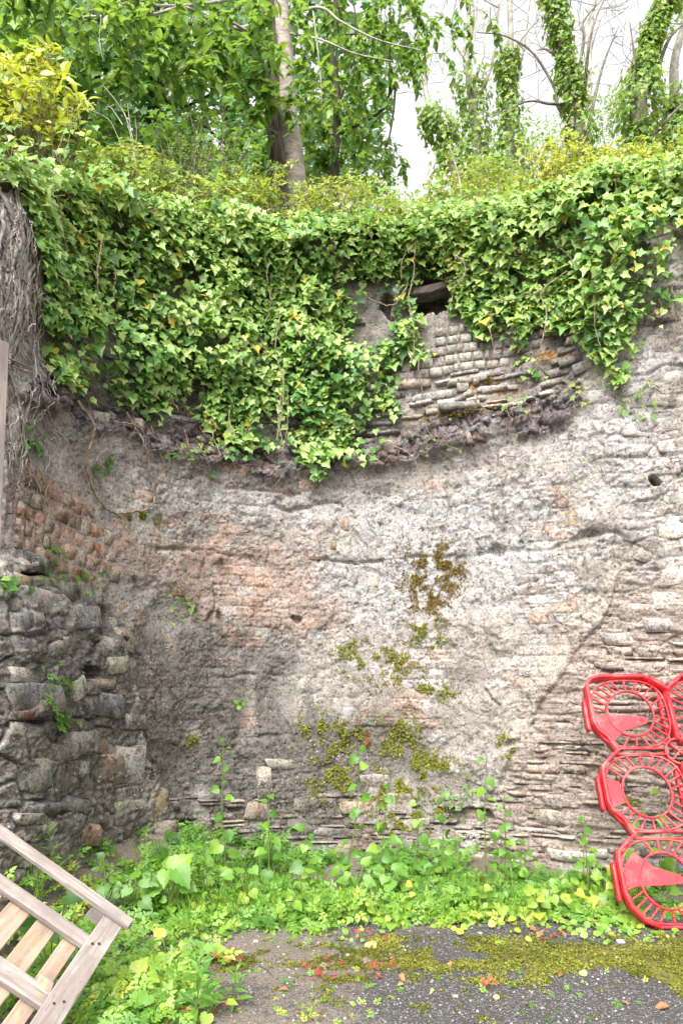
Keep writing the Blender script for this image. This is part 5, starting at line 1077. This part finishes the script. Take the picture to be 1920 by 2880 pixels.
for k in range(84):
    px = U(560, 1780) if k < 62 else U(420, 1720); Y = U(4.35, 5.15) if k < 62 else U(4.2, 4.6); front = (5.2 - Y)
    if px > 1500: Y = U(4.25, 4.8)
    if 1620 < px < 1950 and Y < 4.45: Y = 4.55
    mustard(gpt(px, Y), U(.10, .34) * (1.15 - .55 * front), random.randint(4, 8), U(.06, .095), 'short garlic mustard ' + ('close against the wall foot, ' if Y > 4.75 else 'at the asphalt edge, ') + ('by the rubble corner' if px < 700 else 'before the sooty lining' if px < 1000 else 'under the mossy middle of the wall' if px < 1350 else 'beside the drain pipe' if px < 1600 else 'around the red barrier'), GM, .45 + .38 * sstep(5.0, 4.3, Y))
# larger leaves: burdock-like plants
def burdock(base, nl, s, label, var0=.4, h=.16):
    root = tag(empty('broadleaf_plant', base), label, 'weed', 'broad leaved plants in the weeds'); A = []; D = []
    for k in range(nl):
        a = k * 2 * math.pi / nl + U(-.4, .4); d = np.array([math.cos(a), math.sin(a) - .3, 0]); q = base + d * U(.03, .10) + [0, 0, h * U(.5, 1.2)]; A.append(q); D.append(d + [0, 0, U(-.3, .35)])
        V, F = tube(smooth_path([base, (base + q) / 2 + [0, 0, .02], q], 6), .004, 4); part('stem', V, F, M_stem, root, True, dict(var=np.full(len(V), .4)))
    A = np.array(A); D = np.array(D); foliage(root, 'weed_heart3', L_heart, M_weed, A, frames(np.array([0, -.75, .8]) + rnd(nl, .25), D), rng.uniform(s * .35, s * .85, nl), np.clip(rng.normal(var0, .1, nl), 0, 1), nl)
for a in [(480, 4.35, 6, .22, 'tall crinkled leaf plant standing by the rubble corner', .55, .30), (380, 4.3, 6, .15, 'broad leaf clump behind the pallet top board', .35, .20), (1100, 4.75, 8, .16, 'broad leaf clump below the tallest mustard stalk', .4, .18), (690, 4.55, 6, .13, 'broad leaf clump at the foot of the leaning slab', .45, .24), (300, 4.25, 5, .13, 'broad dark leaves rising behind the pallet', .2, .3), (1000, 4.7, 6, .13, 'broad leaves left of the large clump', .42, .2)]:
    burdock(gpt(a[0], a[1]), *a[2:])
for a in [(-1.45, 3.42, 5, .16, 'dark lobed leaf plant growing up through the pallet', .05, .42), (-1.02, 3.25, 6, .13, 'yellow green round leaves right of the pallet corner', .85, .12), (-.96, 3.75, 7, .14, 'yellowed broad leaves beyond the pallet corner', .9, .10), (-.78, 3.7, 6, .12, 'yellow leaf rosette on the bare soil', .85, .06), (-.84, 3.15, 6, .12, 'lime green round leaf plant beside the near pallet edge', .75, .12), (-.60, 3.12, 5, .09, 'small lime rosette near the red leaved seedlings', .8, .06)]:
    burdock(np.array([a[0], a[1], gz(a[0], a[1])]), *a[2:])
# upright willowherb shoots
def shoot(base, h, label, var0=.3, n=18, s=.08):
    root = tag(empty('willowherb', base), label, 'weed', 'willowherb shoots'); tip = base + np.array([U(-.05, .05), U(-.08, 0), h]); st = smooth_path([base, (base + tip) / 2 + rnd(1, .01)[0], tip], 12); V, F = tube(st, np.linspace(.004, .002, 12), 5); part('stem', V, F, M_stem, root, True, dict(var=np.full(len(V), .3)))
    i_ = np.linspace(2, 11, n).astype(int); a = np.arange(n) * 2.4; D = np.stack([np.cos(a), np.sin(a) - .2, np.full(n, .35)], 1); foliage(root, 'lance', L_lance, M_weed, st[i_] + D * .005, frames(np.array([0, -.4, .9]) + rnd(n, .2) - D * .4, D), s * np.linspace(1.1, .6, n), np.clip(rng.normal(var0, .08, n), 0, 1), n)
shoot(np.array([-.66, 3.06, 0]), .30, 'blue green willowherb shoot at the near edge of the weeds', .25, 20, .11); shoot(np.array([-.5, 3.2, 0]), .2, 'shorter willowherb shoot beside the lime rosette', .3, 14, .08); shoot(gpt(425, 4.3), .55, 'willowherb shoot in front of the ochre stone', .45, 22, .06); shoot(gpt(150, 4.1), .55, 'leafy shoot rising against the rubble behind the pallet', .35, 16, .10); shoot(gpt(60, 4.05), .45, 'fine leaved shoot at the left behind the pallet', .35, 30, .07); shoot(gpt(590, 4.5), .6, 'thin willowherb shoot before the sooty lining', .4, 20, .06)
# feathery herb carpet and grass
def carpet(n, fpx, fY, s0, s1, var0, hmax, mat, tmpl, name, label, cat, dens=None):
    Pp = []
    while len(Pp) < n:
        px, Y = fpx(), fY()
        b_ = gpt(px, Y); cl = fbm(np.array([b_[0] * 2.2]), np.array([b_[1] * 3.]), 3, 73)[0]
        if dens and U(0, 1) > dens(px, b_[1], b_[0]): continue
        if cl < -.25 or b_[1] > np.interp(b_[0], cs[:, 0], cs[:, 1]) - .04: continue
        hh = hmax * (.5 + cl) * U(.1, 1); Pp.append(b_ + [0, 0, max(.008, hh)])
    Pp = np.array(Pp); n = len(Pp); Fr = frames(np.array([0, -.5, .9]) + rnd(n, .35), rnd(n) * [1, 1, .3] + [0, -.3, 0]); loc = Pp.mean(0); loc[2] = 0
    cl = fbm(Pp[:, 0] * 3, Pp[:, 1] * 4, 2, 97); V, F, a = cloud(tmpl, Pp, Fr, rng.uniform(s0, s1, n), np.clip(rng.normal(var0, .15, n) + .5 * cl + .25 * sstep(4.7, 4.0, Pp[:, 1]), 0, .97))
    tag(obj(name, np_mesh(name, V - loc, F, mat, False, dict(var=a)), loc=loc), label, cat, None, 'stuff')
carpet(2100, lambda: U(380, 1330), lambda: U(4.1, 5.6), .05, .12, .32, .19, M_weed, L_herb, 'herb_carpet', 'feathery green herb carpet along the wall foot', 'weeds', lambda px, Y, X: sstep(4.05, 4.5, Y + .25 * fbm(np.array([X * 3]), np.array([.3]), 2, 5)[0]) * (1 - .5 * sstep(900, 1330, px)))
carpet(900, lambda: U(-150, 640), lambda: U(3.0, 4.6), .05, .11, .34, .18, M_weed, L_herb, 'herb_carpet', 'feathery herbs around and behind the pallet', 'weeds', lambda px, Y, X: 1 - sstep(-.95, -.45, X + .12 * (Y - 3) * -1))
carpet(1000, lambda: U(1150, 1900), lambda: U(4.2, 5.1), .04, .09, .45, .12, M_weed, L_herb, 'herb_carpet', 'low feathery herbs between the drain pipe and the barrier', 'weeds', lambda px, Y, X: sstep(4.12, 4.45, Y))
carpet(420, lambda: U(120, 560), lambda: U(2.9, 3.6), .06, .11, .5, .12, M_weed, L_herb, 'herb_carpet', 'feathery herbs beside the near pallet edge', 'weeds', lambda px, Y, X: sstep(-.62, -.85, X))
carpet(2300, lambda: U(420, 1900), lambda: U(3.9, 4.8), .015, .05, .42, .06, M_weed, L_round, 'ground_cover', 'small round leaved ground cover fringing the asphalt', 'weeds', lambda px, Y, X: sstep(4.0, 4.4, Y + .3 * fbm(np.array([X * 2.5]), np.array([.7]), 3, 6)[0]) * .9 + .04)
carpet(300, lambda: U(300, 1900), lambda: U(2.95, 4.1), .014, .045, .35, .02, M_weed, L_herb, 'seedlings', 'tiny seedlings dotted over the mossy asphalt', 'weeds', lambda px, Y, X: .25 + .7 * sstep(.2, -.6, X))
def grass(n, fx, fY, h, label):
    A = Acc()
    for k in range(n):
        b_ = gpt(fx(), fY()); t_ = b_ + np.array([U(-.5, .5), U(-.6, .2), 1]) * h * U(.4, 1); m_ = (b_ + t_) / 2 + [0, 0, h * .2]; w_ = np.array([.0022, .0, 0]); A.add(np.array([b_ - w_, b_ + w_, m_ + w_, m_ - w_]), np.array([[0, 1, 2, 3]]), U(.2, .9)); A.add(np.array([m_ - w_, m_ + w_, t_]), np.array([[0, 1, 2]]), U(.2, .9))
    V, F, a = A.get(); loc = V.mean(0); loc[2] = 0; tag(obj('grass', np_mesh('grass', V - loc, F, M_weed, False, dict(var=a)), loc=loc), label, 'grass', None, 'stuff')
grass(700, lambda: U(420, 1500), lambda: U(4.25, 4.9), .22, 'thin grass blades standing among the mustard along the wall foot'); grass(900, lambda: rng.normal(600, 70), lambda: U(4.2, 4.9), .20, 'fine grass tuft in front of the leaning slab'); grass(260, lambda: U(-60, 120), lambda: U(3.9, 4.3), .35, 'wispy bedstraw growing up the rubble at the left')
# red leaved seedlings
def redplant(x, y, n, sp, label, s=.03):
    b_ = np.array([x, y, gz(x, y)]); root = tag(empty('red_seedling', b_), label, 'weed', 'red leaved seedlings'); q = b_ + np.abs(rnd(n, 1)) * [0, 0, .03] + rnd(n, sp) * [1, .8, 0] + [0, 0, .008]
    foliage(root, 'red', L_herb, M_redleaf, q, frames(np.array([0, -.4, .9]) + rnd(n, .3), rnd(n)), rng.uniform(s * .6, s * 1.3, n), rng.uniform(0, 1, n), n)
for (px, py, n, sp, lab) in [(900, 2745, 22, .05, 'bright red herb seedling clump on the soil'), (560, 2835, 26, .06, 'reddish orange seedling clump at the near edge'), (640, 2720, 10, .04, 'few red leaves on bare soil beyond the lime rosette'), (1075, 2745, 14, .05, 'rust coloured leaf clump amid the moss'), (1040, 2650, 10, .05, 'pinkish leaf clump near the yellow fallen leaf'), (1560, 2640, 10, .05, 'reddish leaf clump below the weed strip'), (1370, 2780, 8, .03, 'small orange sprig in the bright moss'), (480, 2780, 8, .04, 'red tinted leaves beside the pallet')]:
    Y = EYE * FPX / (py - HOR); redplant((px - 960) / FPX * Y, Y, n, sp, lab)
p, nn, t, s = wall_uv(1030, 2085); b_ = p + nn * relief(1030, 2085)[1]; root = tag(empty('wall_plant', b_), 'red leaved sprig on the lining above the moss', 'plant', 'small plants rooted in the wall'); n = 12; q = b_ + np.stack([rng.normal(0, .012, n), np.full(n, -.02), rng.uniform(-.05, .06, n)], 1)
foliage(root, 'red', L_herb, M_redleaf, q, frames(np.tile(nn, (n, 1)) + rnd(n, .3), np.array([0, 0, 1.]) + rnd(n, .6)), rng.uniform(.02, .035, n), rng.uniform(0, .7, n), n)
# fallen leaves
for (px, py, s, v_, tm_, lab) in [(1045, 2665, .075, .95, L_heart, 'ochre yellow fallen leaf lying on the moss'), (1865, 2840, .075, .35, L_cherry, 'brown fallen leaf on the bare near asphalt'), (1690, 2570, .12, .35, L_maple, 'big crumpled brown leaf at the foot of the barrier'), (905, 2555, .08, .3, L_maple, 'curled russet leaf against the weed fringe'), (1400, 2600, .08, .6, L_maple, 'pale brown leaf below the mustard stalks'), (1520, 2635, .06, .5, L_cherry, 'tan leaf below the weed strip, right half'), (1575, 2750, .05, .3, L_cherry, 'dark curled leaf on bright moss'),
                               (1130, 2755, .06, .6, L_cherry, 'orange brown leaf beside the rust clump'), (1125, 2775, .04, .8, L_cherry, 'small tan leaf touching a larger brown one'), (1030, 2705, .05, .1, L_cherry, 'grey brown shrivelled leaf on the soil'), (1640, 2745, .04, 1., L_round, 'pale yellow leaflet on moss to the right'), (1395, 2810, .03, 1., L_round, 'pale cream leaflet at the asphalt edge'), (1215, 2790, .035, .95, L_cherry, 'cream leaf sliver on the moss'), (800, 2790, .05, .2, L_cherry, 'dark brown leaf in the near moss'), (1265, 2720, .07, .7, L_lance, 'straw coloured leaf strip on moss'), (1580, 2600, .06, .55, L_maple, 'brown leaf in the fringe left of the barrier'), (1500, 2620, .05, .4, L_maple, 'rust leaf under the weed fringe'), (1760, 2830, .035, .3, L_cherry, 'small brown leaf on asphalt'), (1480, 2830, .03, .2, L_cherry, 'tiny dark leaf on near asphalt'), (415, 2760, .07, .45, L_round, 'round brown disc of leaf beside the pallet')]:
    Y = EYE * FPX / (py - HOR); x = (px - 960) / FPX * Y; b_ = np.array([x, Y, gz(x, Y) + .012]); tv = tm_[0].copy(); tv[:, 2] *= 2.2; f = frames(np.array([[U(-.3, .3), -.45, .9]]), rnd(1) * [1, 1, .1])[0]
    o = obj('fallen_leaf', np_mesh('fallen_leaf', (tv - [0, .4, 0]) @ f.T * s, tm_[1], M_dead, False, dict(var=np.full(len(tv), v_))), loc=b_); tag(o, lab, 'leaf', 'fallen leaves')
# twigs, stones on the ground
for (a, c_, lab, r_) in [((1170, 2597), (1310, 2620), 'thin brown twig lying before the weed fringe', .004), ((730, 2720), (770, 2750), 'short grey twig on the bare soil', .003), ((505, 2710), (570, 2714), 'dark split stick with a pale face near the rosettes', .012)]:
    q = []
    for (px, py) in (a, ((a[0] + c_[0]) / 2, (a[1] + c_[1]) / 2 - 3), c_): Y = EYE * FPX / (py - HOR); x = (px - 960) / FPX * Y; q.append([x, Y, gz(x, Y) + r_])
    V, F = tube(smooth_path(q, 8), np.linspace(r_, r_ * .6, 8), 6, .1); loc = np.array(q[0]); tag(obj('twig', np_mesh('twig', V - loc, F, M_barkd, True), loc=loc), lab, 'twig', 'twigs on the ground')
for (px, py, s, col, lab) in [(1030, 2705, .035, SBL, 'flat grey slate chip on the soil'), (1745, 2650, .028, (.6, .6, .6), 'pale rounded pebble before the barrier'), (1280, 2802, .018, (.6, .58, .55), 'small white pebble in the near moss'), (975, 2686, .016, (.6, .57, .5), 'small cream pebble on the soil'), (1350, 2628, .018, (.5, .5, .5), 'grey pebble near the long twig'), (855, 2655, .02, (.55, .5, .45), 'tan pebble at the weed edge'), (1045, 2590, .02, (.6, .6, .58), 'white pebble under the fringe'), (720, 2650, .02, (.5, .45, .4), 'buff pebble on bare soil'), (1480, 2560, .025, (.6, .58, .58), 'pale chip in the weed fringe')]:
    Y = EYE * FPX / (py - HOR); x = (px - 960) / FPX * Y; o = obj('pebble', random.choice(ST), M=frame_matrix((1, 0, 0), (0, 1, 0), (0, 0, 1), (x, Y, gz(x, Y) + s * .45), (s * 1.5, s, s * .7))); o.color = (*col, 1); tag(o, lab, 'stone', 'loose stones on the ground')
# gravel and moss tufts, uncountable
def gravel():
    tv = np.array([(-.5, -.5, 0), (.5, -.4, 0), (.45, .5, 0), (-.5, .45, 0), (-.3, -.25, .5), (.3, -.3, .45), (.25, .3, .55), (-.3, .25, .4)]); tf = np.array([[0, 1, 5, 4], [1, 2, 6, 5], [2, 3, 7, 6], [3, 0, 4, 7], [4, 5, 6, 7]])
    n = 6500; Y = 2.85 + 1.7 * rng.uniform(0, 1, n) ** 1.1; X = rng.uniform(-.62, .62, n) * Y; keep = rng.uniform(0, 1, n) > .8 * moss_zone(X, Y); X, Y = X[keep], Y[keep]; n = len(X)
    Pp = np.stack([X, Y, ground_z(X, Y) - .001], 1); a = rng.uniform(0, 6.28, n); Fr = frames(np.tile([0, 0, 1.], (n, 1)) + rnd(n, .15), np.stack([np.cos(a), np.sin(a), 0 * a], 1)); V, F, v_ = cloud((tv, tf), Pp, Fr, rng.uniform(.004, .014, n), rng.uniform(0, 1, n) ** 1.6)
    b = MatB('gravel'); m_ = b.done(b.bsdf(b.ramp(b.attr('var'), [(0, (.04, .04, .042)), (.6, (.13, .125, .125)), (.9, (.24, .225, .215)), (1, (.38, .365, .345))]), .85))
    o = obj('gravel', np_mesh('gravel', V, F, m_, False, dict(var=v_))); tag(o, 'loose grit and gravel scattered over the asphalt', 'gravel', None, 'stuff')
    n = 90000; Y = rng.uniform(2.9, 4.3, n); X = rng.uniform(-.5, .6, n) * Y; nz = moss_zone(X, Y) + .75 * fbm(X * 9, Y * 11, 4, 15, .7) + .5 * fbm(X * 34, Y * 34, 2, 16); k = nz > .60; X, Y, nz = X[k], Y[k], nz[k]; n = len(X)
    Pp = np.stack([X, Y, ground_z(X, Y) + rng.uniform(.2, 1, n) * (.006 + .030 * np.clip(nz - .62, 0, .5))], 1); V, F, v_ = cloud(L_small, Pp, frames(np.array([0, -.5, .8]) + rnd(n, .6), rnd(n)), rng.uniform(.009, .019, n), np.clip(rng.normal(.48, .22, n) + .7 * fbm(X * 4, Y * 4, 2, 17), 0, 1))
    tag(obj('ground_moss', np_mesh('ground_moss', V, F, M_moss, False, dict(var=v_))), 'yellow green moss spreading over the old asphalt', 'moss', None, 'stuff')
gravel()
